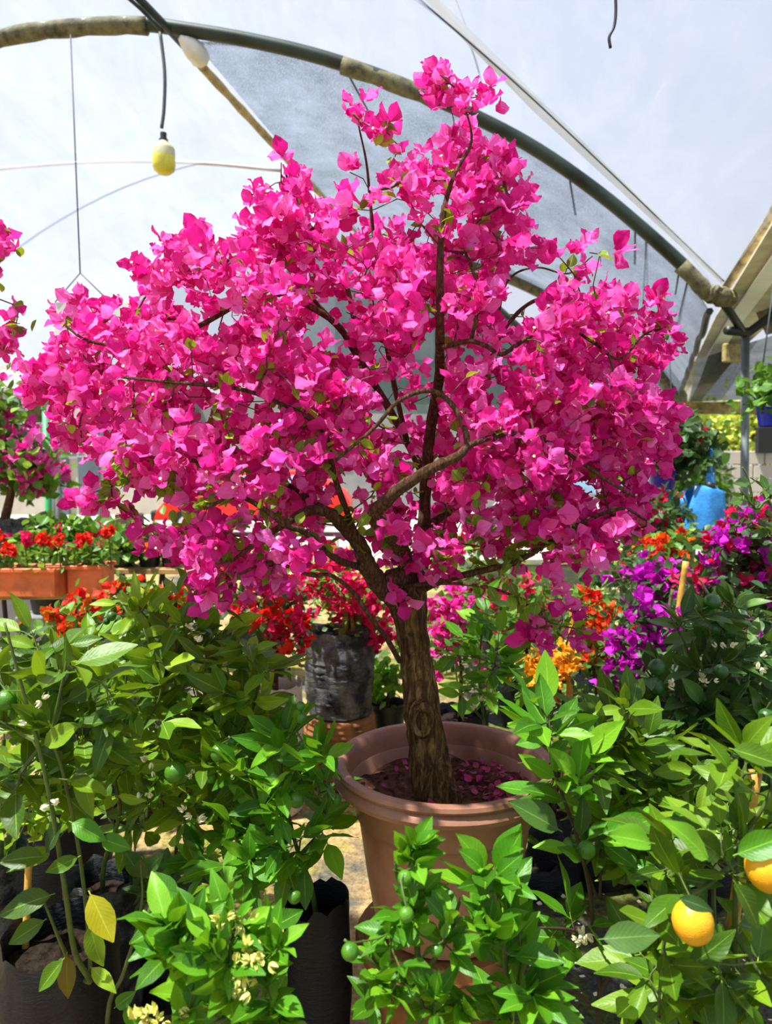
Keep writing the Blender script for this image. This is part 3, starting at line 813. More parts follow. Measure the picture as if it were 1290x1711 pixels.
for k in range(7): mb.box((P(-100 + k * 60, 868, 15)[0], 15, 0.13), (0.68, 0.25, 0.26), 0, 0.03)
t = thing('kerb_wall', P(80, 870, 15)*[1, 1, 0], 'low white kerb blocks along the sunny street edge', 'kerb')
for k in range(-3, 9):
    c = P(40 + k * 62, 868, 14); mb = MB(); mb.box((c[0], 14, 0.12), (0.69, 0.25, 0.24), 0, 0.03); mb.build('kerb_block', M_whitepaint, t)
# cars
def car(Y, pxl, length, mat, label, group=None):
    x0 = P(pxl, 800, Y)[0]; t = thing('car', (x0 + length / 2, Y, 0), label, 'car', group)
    L = length
    body = [(0, .35), (0.02, .62), (.06, .82), (.22, .92), (.27, .95), (.40, 1.42), (.52, 1.5), (.74, 1.48), (.86, 1.30), (.97, 1.0), (1.0, .8), (1.0, .35)]
    V = []; ys = (Y, Y + 0.08, Y + 1.62, Y + 1.7); ins = (0.05, 0, 0, 0.05)
    for y, s_ in zip(ys, ins):
        for (a, z) in body:
            V.append((x0 + L * (0.5 + (a - 0.5) * (1 - s_ * 0.4)), y + (0.16 if y < Y + 1 else -0.16) * max(0, z - 0.9) / 0.6, z - s_ * 0.4 * (z > 0.5)))
    m = len(body); Fc = []
    for j in range(3):
        for i in range(m): Fc.append((j * m + i, j * m + (i + 1) % m, (j + 1) * m + (i + 1) % m, (j + 1) * m + i))
    Fc.append(tuple(range(m))[::-1]); Fc.append(tuple(3 * m + i for i in range(m)))
    obj('body', mesh_np('body', V, Fc, mat, None, False), t)
    def pane(pts, nm='window'):
        V = [(x0 + L * a, Y - 0.012 + 0.16 * max(0, z - 0.9) / 0.6, z) for a, z in pts]; V += [(x, y + 0.03, z) for x, y, z in V]; k = len(pts)
        Fc = [tuple(range(k)), tuple(range(k, 2 * k))[::-1]] + [(i, i + k, (i + 1) % k + k, (i + 1) % k) for i in range(k)]
        obj(nm, mesh_np(nm, V, Fc, M_glass, None, False), t)
    pane([(.31, .98), (.41, 1.36), (.51, 1.41), (.51, .98)]); pane([(.54, .98), (.54, 1.41), (.72, 1.39), (.74, .98)]); pane([(.77, .98), (.75, 1.38), (.85, 1.2), (.9, 1.0)])
    mb = MB(); mb.box((x0 + L / 2, Y + 0.05, 0.33), (L * 0.98, 0.16, 0.14), 0, 0.03); mb.build('sill', M_whitepaint if mat is M_red else M_rubber, t)
    mb = MB(); mb.box((x0 + 0.03, Y + 0.85, 0.5), (0.16, 1.6, 0.24), 0, 0.04); mb.build('bumper', M_rubber, t)
    for a in (.18, .8):
        mb = MB(); V, Fc = tube_arr([(x0 + L * a, Y - 0.04, .33), (x0 + L * a, Y + .2, .33)], .33, 20); mb.add(V, Fc); w_ = mb.build('wheel', M_rubber, t)
        mb = MB(); V, Fc = tube_arr([(x0 + L * a, Y - 0.06, .33), (x0 + L * a, Y + .1, .33)], .19, 12); mb.add(V, Fc); mb.build('hubcap', M_whitepaint, w_)
    return t
car(16.0, 252, 4.3, M_red, 'red car parked on the street behind the tree')
car(16.2, 835, 4.2, M_whitepaint, 'white car parked low behind the right side of the crown')
mb = MB(); c = P(217, 885, 13.0); mb.box((c[0], 13, 0.38), (0.4, 0.4, 0.76), 0, 0.03); tag(mb.build('bin', M_darkbox), 'brown bin standing on the street edge left of the red car', 'bin')
t = thing('garden_wall', P(1240, 900, 14.5)*[1, 1, 0], 'pale block wall behind the nursery at the right', 'wall')
x0, x1 = P(1110, 777, 14.5)[0], P(1400, 777, 14.5)[0]
for r_ in range(7):
    for k in range(9):
        w_ = (x1 - x0) / 8; xx = x0 + (k + (0.5 if r_ % 2 else 0)) * w_
        mb = MB(); mb.box((xx, 14.5, 0.13 + r_ * 0.27), (w_ - 0.02, 0.2 + 0.01 * random.random(), 0.255), 0, 0.01); mb.build('block', M_cream, t)
mb = MB(); c = P(1284, 735, 14.2); mb.box((c[0], 14.35, c[2]), (0.3, 0.12, 0.5), 0, 0.01); mb.build('shutter', M_rubber, t)
# green pole
t = thing('green_pole', P(77, 890, 6.2), 'bright green pole standing behind the left flower bench', 'post')
a = P(76, 680, 6.2)
V, Fc = tube_arr([(a[0], 6.2, 0), (a[0], 6.2, a[2])], 0.028, 10); obj('pole', mesh_np('pole', V, Fc, M_green), t)
mb = MB(); mb.lathe([(0.07, 0), (0.07, .01), (0.04, .03)], (a[0], 6.2, 0), 16); mb.build('foot', M_green, t)
mb = MB(); mb.lathe([(0.034, 0), (0.034, .05), (0.0, .055)], (a[0], 6.2, a[2] - .02), 12); mb.build('cap', M_green, t)
a = P(92, 700, 6.6)
V, Fc = tube_arr([(a[0], 6.6, 0), (a[0], 6.6, a[2])], 0.04, 10); tag(obj('concrete_post', mesh_np('concrete_post', V, Fc, M_greywall)), 'pale round post just behind the green pole', 'post')

# ------------------------------------------------------------------ pots, bags, benches
def pot_tapered(parent, c, r, h, mat, soil=M_darksoil, name='pot', taper=0.75, rim=True):
    pr = [(r * taper * 0.9, 0), (r * taper, 0.005), (r * 0.95, h * 0.86)]
    if rim: pr += [(r * 1.06, h * 0.87), (r * 1.08, h * 0.93), (r * 1.06, h), (r * 0.99, h)]
    else: pr += [(r, h), (r * .96, h)]
    pr += [(r * 0.9, h * 0.84), (0.001, h * 0.84)]
    mb = MB(); mb.lathe(pr, c, 28); o = mb.build(name, mat, parent)
    mb = MB(); mb.disc((c[0], c[1], c[2] + h * 0.86), r * 0.9, 20, lambda x, y: 0.008 * mnoise.noise(Vector((x * 40, y * 40, 0)))); mb.build('soil', soil, parent)
    return o
def grow_bag(parent, c, r, h, mat, seed=0, crimp=0.0, soil=M_darksoil):
    so = Vector((seed * 3.1, seed * 1.7, 0))
    def fn(rr, z, a):
        q = Vector((math.cos(a) * 2.2, math.sin(a) * 2.2, z * 12)) + so
        k = 1 + 0.07 * mnoise.noise(q) + 0.035 * mnoise.noise(q * 2.7) + crimp * math.sin(z * 190 + 2.0 * mnoise.noise(q) + a) * (1 if z < h * .75 else .2)
        zz = z + (0.03 * mnoise.noise(q * 1.3) if z > h * 0.9 else 0)
        return rr * k, zz
    nz = 34 if crimp else 16
    pr = [(0.001, 0.0), (r * 0.8, 0.002)] + [(r * (0.93 + 0.07 * math.sin(PI * i / nz) + 0.05 * (i / nz)), 0.01 + (h - 0.01) * i / nz) for i in range(nz + 1)]
    pr += [(r * 0.95, h - 0.01), (r * 0.92, h * 0.84)]
    mb = MB(); mb.lathe(pr, c, 32, fn); o = mb.build('grow_bag', mat, parent)
    mb = MB(); mb.disc((c[0], c[1], c[2] + h * 0.85), r * 0.93, 20, lambda x, y: 0.01 * mnoise.noise(Vector((x * 40, y * 40, 0)))); mb.build('soil', soil, parent)
    return o
def stake(p0, p1, r, label, mat=M_bamboo, parent=None):
    q = np.array([np.array(p0) * (1 - u) + np.array(p1) * u for u in np.linspace(0, 1, 13)])
    rr = [r * (1.12 if i % 4 == 0 else 1.0) for i in range(13)]
    V, Fc = tube_arr(q, rr, 8)
    o = obj('stake' if parent else 'bamboo_stake', mesh_np('stake', V, Fc, mat), parent)
    if not parent: tag(o, label, 'stake')
    elif label: o['label'] = label
    return o

# ------------------------------------------------------------------ THE BOUGAINVILLEA
Y0 = 1.88
RIM = P(742, 1268, Y0); RX, RZ = RIM[0], RIM[2]
POT_H = 0.43; PB = RZ - POT_H
tree = thing('potted_bougainvillea', (RX, Y0, PB), 'large hot pink bougainvillea tree in a wide terracotta coloured pot', 'potted plant')
R0 = 0.295
prof_ = [(0.001, 0.004), (0.165, 0.0), (0.178, 0.008), (0.20, 0.13), (0.217, 0.25), (0.2205, 0.275), (0.2185, 0.282), (0.2235, 0.29), (0.2215, 0.298), (0.226, 0.306), (0.240, 0.372),
         (0.243, 0.376), (0.268, 0.374), (0.283, 0.381), (0.289, 0.394), (0.283, 0.406), (0.277, 0.410), (0.280, 0.414), (0.287, 0.421), (0.284, 0.430), (0.274, 0.434), (0.262, 0.432), (0.255, 0.425), (0.250, 0.41), (0.246, 0.39), (0.232, 0.30), (0.001, 0.30)]
mb = MB(); mb.lathe(prof_, (RX, Y0, PB), 72); mb.build('pot', M_pot, tree)
def soilz(x, y): return 0.022 * mnoise.noise(Vector((x * 9, y * 9, 0))) + 0.014 * mnoise.noise(Vector((x * 38, y * 38, 1)))
nr, na = 22, 56
V = [(RX, Y0, PB + 0.345)]; Fc = []
for i in range(1, nr + 1):
    for k in range(na):
        a = 2 * PI * k / na; r_ = 0.2375 * i / nr; x, y = RX + r_ * math.cos(a), Y0 + r_ * math.sin(a); V.append((x, y, PB + 0.345 + soilz(x, y)))
for k in range(na): Fc.append((0, 1 + k, 1 + (k + 1) % na))
for i in range(nr - 1):
    for k in range(na):
        k2 = (k + 1) % na; Fc.append((1 + i * na + k, 1 + (i + 1) * na + k, 1 + (i + 1) * na + k2, 1 + i * na + k2))
obj('soil', mesh_np('soil', V, Fc, M_soil), tree)
# torn stickers on the pot's face
def on_pot(px, py, lift=0.002):
    d = ray(px, py); o_ = np.array([0, 0, CAM_Z]); t_ = 1.2
    for _ in range(400):
        p = o_ + d * t_; z = p[2] - PB; rr = np.interp(z, [0, .13, .25, .37], [.178, .20, .217, .24])
        if math.hypot(p[0] - RX, p[1] - Y0) < rr + lift: break
        t_ += 0.002
    return p
def sticker(pts, mat, name, label):
    P3 = [on_pot(x, y) for x, y in pts]; c = sum(P3) / len(P3); n_ = norm([c[0] - RX, c[1] - Y0, 0]) * 0.0015
    V = [c + n_] + [p + n_ for p in P3] + [p - n_ for p in P3]; k = len(P3)
    Fc = [(0, 1 + i, 1 + (i + 1) % k) for i in range(k)] + [(1 + i, 1 + k + i, 1 + k + (i + 1) % k, 1 + (i + 1) % k) for i in range(k)]
    obj(name, mesh_np(name, V, Fc, mat, None, False), tree, None, None, label)
sticker([(774, 1468), (786, 1462), (791, 1472), (800, 1476), (797, 1481), (778, 1478)], M_silver, 'sticker', 'torn silver sticker remnant')
sticker([(742, 1458), (756, 1462), (770, 1470), (776, 1482), (766, 1482), (752, 1470)], M_bluesticker, 'sticker', 'worn blue sticker remnant')

# trunk: heavy, fluted, slightly twisted
tp = [P(736, 1345, 1.85), P(722, 1300, 1.86), P(716, 1250, 1.87), P(709, 1200, 1.87), P(703, 1150, 1.88), P(696, 1100, 1.88), P(690, 1060, 1.88), P(684, 1020, 1.88), P(678, 990, 1.88), P(676, 972, 1.88)]
q = smooth_path(tp, 7)
wpx = np.interp(np.linspace(0, 1, len(q)), [0, .1, .25, .45, .6, .75, .88, 1], [41, 38, 33, 32, 27, 30, 39, 36])
rr = wpx / F * 1.9
def flute(u, a, pts):
    tw = u * 1.6
    v = 1 + 0.10 * np.sin(2 * a + 0.8 + tw) + 0.07 * np.sin(3 * a + 2 + tw * 1.7) - 0.16 * np.exp(-((np.mod(a - 4.3 + 0.3 * u, 2 * PI) - 0.6) / 0.16) ** 2) * (u < 0.5)
    nz = np.array([[mnoise.noise(Vector((math.cos(b) * 2.6, math.sin(b) * 2.6, i * 0.28))) * 0.13 + mnoise.noise(Vector((math.cos(b) * 9, math.sin(b) * 9, i * 0.35))) * 0.08 for b in a[0]] for i in range(len(pts))])
    return v + nz
V, Fc = tube_arr(q, rr, 40, True, flute); obj('trunk', mesh_np('trunk', V, Fc, M_bark), tree)
# old pruning knot on the front of the trunk, cut stump on top, crease at the foot
c = P(705, 1203, 1.812)
mb = MB()
V = []; Fc = []; nn = 22
for i, (r_, dpt) in enumerate([(1.0, 0.012), (0.9, -0.006), (0.7, -0.013), (0.52, -0.01), (0.4, -0.003), (0.2, -0.004), (0.01, -0.002)]):
    for k in range(nn):
        a = 2 * PI * k / nn; w_ = 1 + 0.08 * mnoise.noise(Vector((math.cos(a) * 2, math.sin(a) * 2, i)))
        V.append(c + np.array([0.034 * r_ * w_ * math.cos(a), dpt * 1.3, 0.052 * r_ * w_ * math.sin(a)]))
for i in range(6):
    for k in range(nn):
        k2 = (k + 1) % nn; Fc.append((i * nn + k, i * nn + k2, (i + 1) * nn + k2, (i + 1) * nn + k))
mb.add(V, Fc); mb.build('knot', M_bark, tree, label='round pruning scar with raised lip')
mb = MB(); V, Fc = tube_arr([P(640, 975, 1.83), P(652, 968, 1.84), P(668, 966, 1.85), P(676, 972, 1.87)], [0.014, 0.026, 0.03, 0.022], 12, True, None); mb.add(V, Fc); mb.build('stump', M_branch, tree, label='pale cut stump at the fork')

sk = Skel()
sk.path(tp, 0.03, 0.03)
limbs = [  # (px, py, Y) polylines, start radius, end radius
    ([(690, 1060, 1.87), (664, 1005, 1.86), (640, 982, 1.84), (624, 962, 1.82), (612, 940, 1.80), (601, 911, 1.78), (574, 880, 1.74), (546, 855, 1.70), (512, 855, 1.66), (474, 877, 1.62), (430, 905, 1.60), (385, 940, 1.58)], .033, .003),
    ([(618, 962, 1.82), (601, 948, 1.80), (570, 938, 1.74), (539, 917, 1.68), (508, 889, 1.62), (478, 878, 1.58), (440, 850, 1.55), (395, 830, 1.55), (340, 850, 1.55)], .010, .004),
    ([(668, 1105, 1.85), (645, 1065, 1.78), (625, 1040, 1.74), (590, 990, 1.70), (552, 961, 1.66), (518, 961, 1.64), (453, 939, 1.62), (400, 960, 1.6)], .007, .003),
    ([(546, 855, 1.70), (500, 825, 1.74), (430, 780, 1.80), (360, 745, 1.84), (280, 720, 1.86), (190, 690, 1.88), (95, 650, 1.9)], .010, .0035),
    ([(694, 1030, 1.88), (688, 985, 1.9), (676, 930, 1.84), (650, 890, 1.72), (625, 862, 1.62), (645, 838, 1.57), (670, 815, 1.54), (725, 781, 1.52), (765, 762, 1.52), (781, 745, 1.53)], .024, .008),
    ([(781, 745, 1.53), (778, 721, 1.55), (768, 695, 1.56), (753, 673, 1.57), (733, 657, 1.58), (713, 653, 1.58), (687, 659, 1.57), (660, 675, 1.56), (630, 710, 1.55), (600, 737, 1.54), (560, 770, 1.54)], .007, .0035),
    ([(781, 745, 1.53), (800, 738, 1.54), (820, 731, 1.55), (860, 725, 1.57), (910, 735, 1.6), (960, 765, 1.62), (1010, 800, 1.64), (1060, 830, 1.68)], .007, .003),
    ([(696, 1030, 1.89), (702, 980, 1.9), (708, 900, 2.0), (712, 800, 2.02), (722, 700, 1.98), (733, 640, 1.9), (735, 580, 1.78), (735, 500, 1.72), (736, 420, 1.70), (742, 350, 1.70), (760, 290, 1.72), (788, 235, 1.74), (775, 170, 1.75)], .021, .0015),
    ([(733, 582, 1.78), (752, 577, 1.72), (785, 570, 1.68), (812, 578, 1.66), (838, 592, 1.66), (870, 572, 1.68), (905, 552, 1.7), (950, 548, 1.72), (990, 572, 1.74), (1035, 600, 1.76), (1075, 560, 1.8), (1105, 550, 1.8)], .006, .0025),
    ([(787, 568, 1.68), (796, 530, 1.67), (796, 480, 1.68), (786, 440, 1.7), (778, 415, 1.7), (800, 370, 1.72), (845, 340, 1.74)], .005, .0025),
    ([(712, 800, 2.02), (660, 700, 2.1), (600, 600, 2.12), (560, 540, 2.05), (490, 500, 2.0), (430, 490, 1.96), (360, 530, 1.9), (290, 565, 1.86), (230, 580, 1.84), (150, 570, 1.84), (110, 545, 1.84)], .012, .003),
    ([(600, 600, 2.12), (585, 500, 2.1), (560, 430, 2.08), (520, 380, 2.04), (490, 340, 2.02), (478, 290, 2.0), (473, 275, 2.0)], .008, .0025),
    ([(560, 540, 2.05), (480, 460, 2.0), (400, 440, 1.98), (330, 430, 1.96), (270, 470, 1.95), (240, 500, 1.95)], .006, .0025),
    ([(680, 740, 2.06), (650, 600, 2.0), (640, 500, 1.95), (625, 400, 1.92), (618, 330, 1.9), (612, 270, 1.88), (598, 205, 1.86)], .008, .002),
    ([(722, 700, 1.98), (800, 620, 2.1), (850, 540, 2.15), (900, 500, 2.15), (980, 495, 2.12), (1045, 510, 2.1)], .009, .003),
    ([(830, 560, 2.12), (840, 490, 2.1), (860, 458, 2.08), (900, 447, 2.06), (950, 457, 2.04), (990, 428, 2.04)], .004, .0018),
    ([(705, 985, 1.9), (741, 970, 1.82), (800, 955, 1.76), (860, 940, 1.72), (920, 905, 1.70), (980, 870, 1.70), (1040, 850, 1.72), (1080, 870, 1.74)], .010, .003),
    ([(712, 880, 2.0), (790, 830, 2.1), (880, 760, 2.15), (960, 700, 2.1), (1040, 680, 2.05), (1100, 710, 2.0)], .011, .004),
    ([(668, 985, 1.86), (690, 978, 1.8), (760, 975, 1.74), (830, 985, 1.7), (880, 1010, 1.68), (920, 1040, 1.68), (960, 1050, 1.7)], .005, .0018),
    ([(601, 911, 1.78), (560, 800, 1.7), (540, 720, 1.66), (480, 680, 1.64), (400, 650, 1.62), (300, 640, 1.62), (200, 630, 1.66)], .008, .003),
]
for pl, r0, r1 in limbs:
    pts = [P(*p) for p in pl]; q = smooth_path(pts, 6)
    sk.path(pts, r0, r1)
    rr = np.linspace(r0, r1, len(q)) * (1 + 0.06 * np.sin(np.arange(len(q)) * 1.9))
    V, Fc = tube_arr(q, rr, 9, True); obj('branch', mesh_np('branch', V, Fc, M_branch), tree)
V, Fc = tube_arr(smooth_path([P(674, 1060, 1.84), P(668, 1020, 1.82), P(666, 990, 1.82), P(664, 962, 1.83)], 5), 0.006, 7); obj('branch', mesh_np('branch', V, Fc, M_branch), tree)

crown = [(48, 640), (62, 608), (110, 600), (150, 592), (95, 545), (105, 515), (150, 492), (180, 532), (228, 515), (232, 480), (262, 445), (275, 412), (335, 405), (385, 434), (430, 425), (400, 380), (415, 352), (455, 352), (500, 345), (530, 382), (560, 412),
         (600, 402), (600, 380), (640, 382), (690, 385), (690, 345), (645, 325), (650, 288), (700, 275), (720, 238), (770, 230), (810, 250), (835, 292), (872, 325), (858, 365), (815, 362), (848, 410), (848, 450), (825, 480), (830, 560), (870, 530),
         (930, 497), (1000, 492), (1048, 515), (1050, 560), (1080, 600), (1095, 640), (1080, 670), (1120, 712), (1105, 770), (1085, 800), (1095, 840), (1090, 890), (1040, 910), (985, 930), (960, 972), (905, 962), (880, 935), (800, 950),
         (760, 930), (700, 960), (650, 950), (610, 915), (540, 930), (480, 960), (440, 980), (400, 1000), (340, 1000), (325, 960), (340, 930), (290, 925), (248, 895), (262, 870), (300, 850), (240, 828), (200, 790), (165, 768), (130, 775), (72, 742), (100, 700), (70, 680)]
thin = [(310, 515, 70, 22, .12), (380, 540, 40, 25, .25), (160, 700, 30, 20, .6), (740, 745, 75, 45, .35), (560, 900, 60, 35, .25), (345, 832, 105, 46, .10), (880, 470, 40, 60, .1), (240, 790, 60, 30, .5), (820, 925, 90, 30, .35), (640, 935, 45, 30, .35), (560, 820, 60, 25, .6),
        (400, 905, 50, 25, .6), (700, 470, 14, 90, .6), (900, 640, 50, 20, .6), (490, 940, 40, 25, .5), (860, 500, 26, 60, .15), (990, 640, 40, 25, .7), (600, 400, 40, 15, .4), (735, 450, 12, 130, .5), (690, 880, 60, 30, .6)]
def accept(x, y):
    p = 1.0
    for cx, cy, rx, ry, v in thin:
        if ((x - cx) / rx) ** 2 + ((y - cy) / ry) ** 2 < 1: p = min(p, v)
    return random.random() < p
targets = []
def yspread(x, y):
    e = max(0.15, 1 - ((x - 600) / 580) ** 2)
    e *= max(0.35, min(1, (y - 180) / 350))
    return e
LV = []
for li in (0, 1, 4, 5, 6, 7, 8, 9, 10, 16, 19):
    for p_ in smooth_path([P(*p) for p in limbs[li][0]], 6):
        a_, b_, _d = project(p_); LV.append((a_, b_, p_[1]))
LV = np.array(LV)
while len(targets) < 860:
    x = random.uniform(40, 1130); y = random.uniform(225, 1000)
    if not inpoly(x, y, crown): continue
    e = yspread(x, y); yy = 1.90 + random.uniform(-0.40, 0.42) * math.sqrt(e)
    if (yy < 1.98 or y > 780 or y < 560) and not accept(x, y): continue
    nr_ = np.hypot(LV[:, 0] - x, LV[:, 1] - y) < 24
    if nr_.any() and yy < LV[nr_, 2].max() + 0.03 and random.random() < 0.8: continue
    targets.append((P(x, y, yy), 1.0))
extra = [(590, 192, 1), (602, 205, 1), (640, 215, 1), (650, 228, .6), (660, 262, 1), (585, 288, .5), (572, 342, .7), (600, 350, .8), (626, 350, .8), (470, 272, .4), (420, 325, .6), (436, 322, .5), (478, 315, 1), (492, 322, .8), (500, 330, .7),
         (735, 140, 1.2), (780, 135, .6), (800, 162, 1), (725, 168, 1.2), (790, 185, 1.2), (752, 175, 1), (735, 125, .6), (885, 425, .8), (905, 415, .4), (935, 430, .8), (945, 455, .8), (985, 422, .8), (1002, 428, .7), (960, 460, .3),
         (1090, 520, 1), (1110, 545, 1.2), (1118, 560, 1), (1080, 545, .8), (1092, 570, .5), (148, 825, .8), (165, 838, .8), (230, 870, .5), (252, 900, .8), (345, 995, .8), (378, 1005, .6), (900, 1050, 1), (950, 1062, .8), (965, 1048, .8), (888, 1072, 1), (935, 1005, .9), (905, 1020, 1),
         (890, 1040, .9), (960, 1015, .5), (665, 1000, .5), (690, 1000, .3), (680, 930, 1.4), (672, 945, 1), (650, 880, 1.2), (1040, 590, 1), (1060, 610, 1), (130, 510, 1), (118, 540, 1), (80, 625, 1.5), (65, 650, 1.2), (95, 640, 1.2), (1105, 715, 1.4), (1090, 740, 1.4), (1110, 700, 1.2), (860, 335, 1.2), (850, 350, 1)]
for x, y, w_ in extra: targets.append((P(x, y, 1.78 + random.uniform(-0.06, 0.1)), w_))
ends = sk.grow([t_[0] for t_ in targets], 0.045, 0.006, 0.05)
mbt = sk.twig_mesh(0.0013, 0.5, 0.0065, 5); obj('twigs', mbt.mesh('twigs', M_twig), tree, None, 'stuff')
CC = P(620, 780, 1.95)
BM, LM = [], []
UP = np.array([0, 0, 1.0])
for ti, chain in ends:
    c, w_ = targets[ti]; k = max(1, int(round(w_ * random.choice((2, 3, 3, 4, 5, 7)))))
    out = norm(c - CC)
    for j in range(k):
        off = np.clip(rng.normal(0, 0.025, 3), -0.042, 0.042) * (0.4 if w_ < .7 else 1)
        d = norm(out * 0.7 + rng.normal(0, 0.75, 3) + np.array([0, -0.35, 0.35]))
        BM.append(basis(d, rng.normal(0, 1, 3), c + off, random.uniform(0.030, 0.049)))
    px_, py_, _ = project(c)
    low = 1.3 if py_ > 760 else 0.9
    nl = np.random.poisson(1.6 * low) if w_ >= .7 else 0
    for j in range(nl):
        nd = chain[random.randrange(max(0, len(chain) - 4), len(chain))]
        LM.append(basis(rng.normal(0, 1, 3) + [0, -.2, .1], UP + rng.normal(0, .5, 3), sk.p[nd] + np.array([0, -0.004, 0]), random.uniform(0.02, 0.038)))
for (x, y, rx, ry, k) in ((300, 820, 110, 35, 90), (190, 850, 25, 18, 10), (820, 920, 100, 35, 80), (700, 760, 90, 60, 45), (560, 890, 70, 40, 30), (440, 700, 160, 60, 40), (880, 1010, 70, 40, 26), (350, 970, 30, 25, 10), (1000, 640, 70, 40, 18), (420, 860, 70, 60, 30), (640, 230, 30, 60, 12), (745, 370, 12, 40, 8), (470, 430, 60, 40, 12)):
    for j in range(k):
        c = P(random.gauss(x, rx * .55), random.gauss(y, ry * .55), random.uniform(1.55, 1.85))
        arr = np.array(sk.p[-1:]) if 0 else None
        LM.append(basis(rng.normal(0, 1, 3) + [0, -.2, .1], UP * .9 + rng.normal(0, .5, 3), c, random.uniform(0.026, 0.046)))
# hang those loose leaves on the nearest twig
SP_ = np.array(sk.p)
for M_ in LM:
    dd = np.linalg.norm(SP_ - M_[:3, 3], axis=1); i = int(np.argmin(dd))
    if dd[i] > 0.012: M_[:3, 3] = SP_[i] + (M_[:3, 3] - SP_[i]) * min(1, 0.012 / dd[i])
place('blossom', 'blossoms', BLOST, BM, M_bract, tree, 300)
place('leaf', 'leaves', LEAFW, LM, M_leaf_small, tree, 300)
# tiny cream flowers inside some blossoms
mb = MB()
for M_ in BM[::4]:
    s_ = np.linalg.norm(M_[:3, 0]); d = M_[:3, 0] / s_; p = M_[:3, 3]
    V, Fc = tube_arr([p, p + d * s_ * 0.45, p + d * s_ * 0.5], [0.0012, 0.0012, 0.0035], 5); mb.add(V, Fc)
obj('flower_tubes', mb.mesh('flower_tubes', M_flowercentre), tree, None, 'stuff')
# fallen bracts on the soil and on the floor
Ms = []
for i in range(150):
    a = random.uniform(-0.7, 1.1) if i < 110 else random.uniform(0, 6.28); r_ = 0.21 * math.sqrt(random.random())
    x, y = RX + r_ * math.cos(a), Y0 + r_ * math.sin(a); Ms.append(basis(rng.normal(0, 1, 3) * [1, 1, .25], UP + rng.normal(0, .8, 3), (x, y, PB + 0.352 + soilz(x, y) + 0.004), random.uniform(.014, .027)))
V1 = [blade(3, 3, 0.42, 0.1, 0.1, 0.75, 0.06, 0.1, 5), blade(3, 3, 0.4, 0.2, 0.0, 0.75, 0.1, 0.1, 6)]
tag(obj('fallen_bracts', merged('fallen_bracts', V1, Ms, M_bract_wilt)), 'wilted pink bracts scattered on the soil of the big pot', 'petals', None, 'stuff')
Ms = []
for i in range(420):
    x, y = random.uniform(0.3, 1.3), random.uniform(1.7, 4.0)
    Ms.append(basis(rng.normal(0, 1, 3) * [1, 1, .1], UP + rng.normal(0, .2, 3), (x, y, 0.016), random.uniform(.010, .022)))
tag(obj('fallen_petals', merged('fallen_petals', V1, Ms, M_flowerwhite)), 'small white petals littering the dark floor right of the pot', 'petals', None, 'stuff')
# the pot it stands on
t = thing('support_pot', (RX, Y0, 0), 'weathered mossy clay pot under the big bougainvillea pot', 'pot')
mb = MB(); mb.lathe([(0.17, 0), (0.175, .01), (0.20, PB * .8), (.222, PB * .82), (.232, PB * .9), (.226, PB - .03), (.21, PB - .03), (.205, PB - 0.003), (0.001, PB - 0.003)], (RX, Y0, 0), 48); mb.build('pot', M_pot_blotched, t)

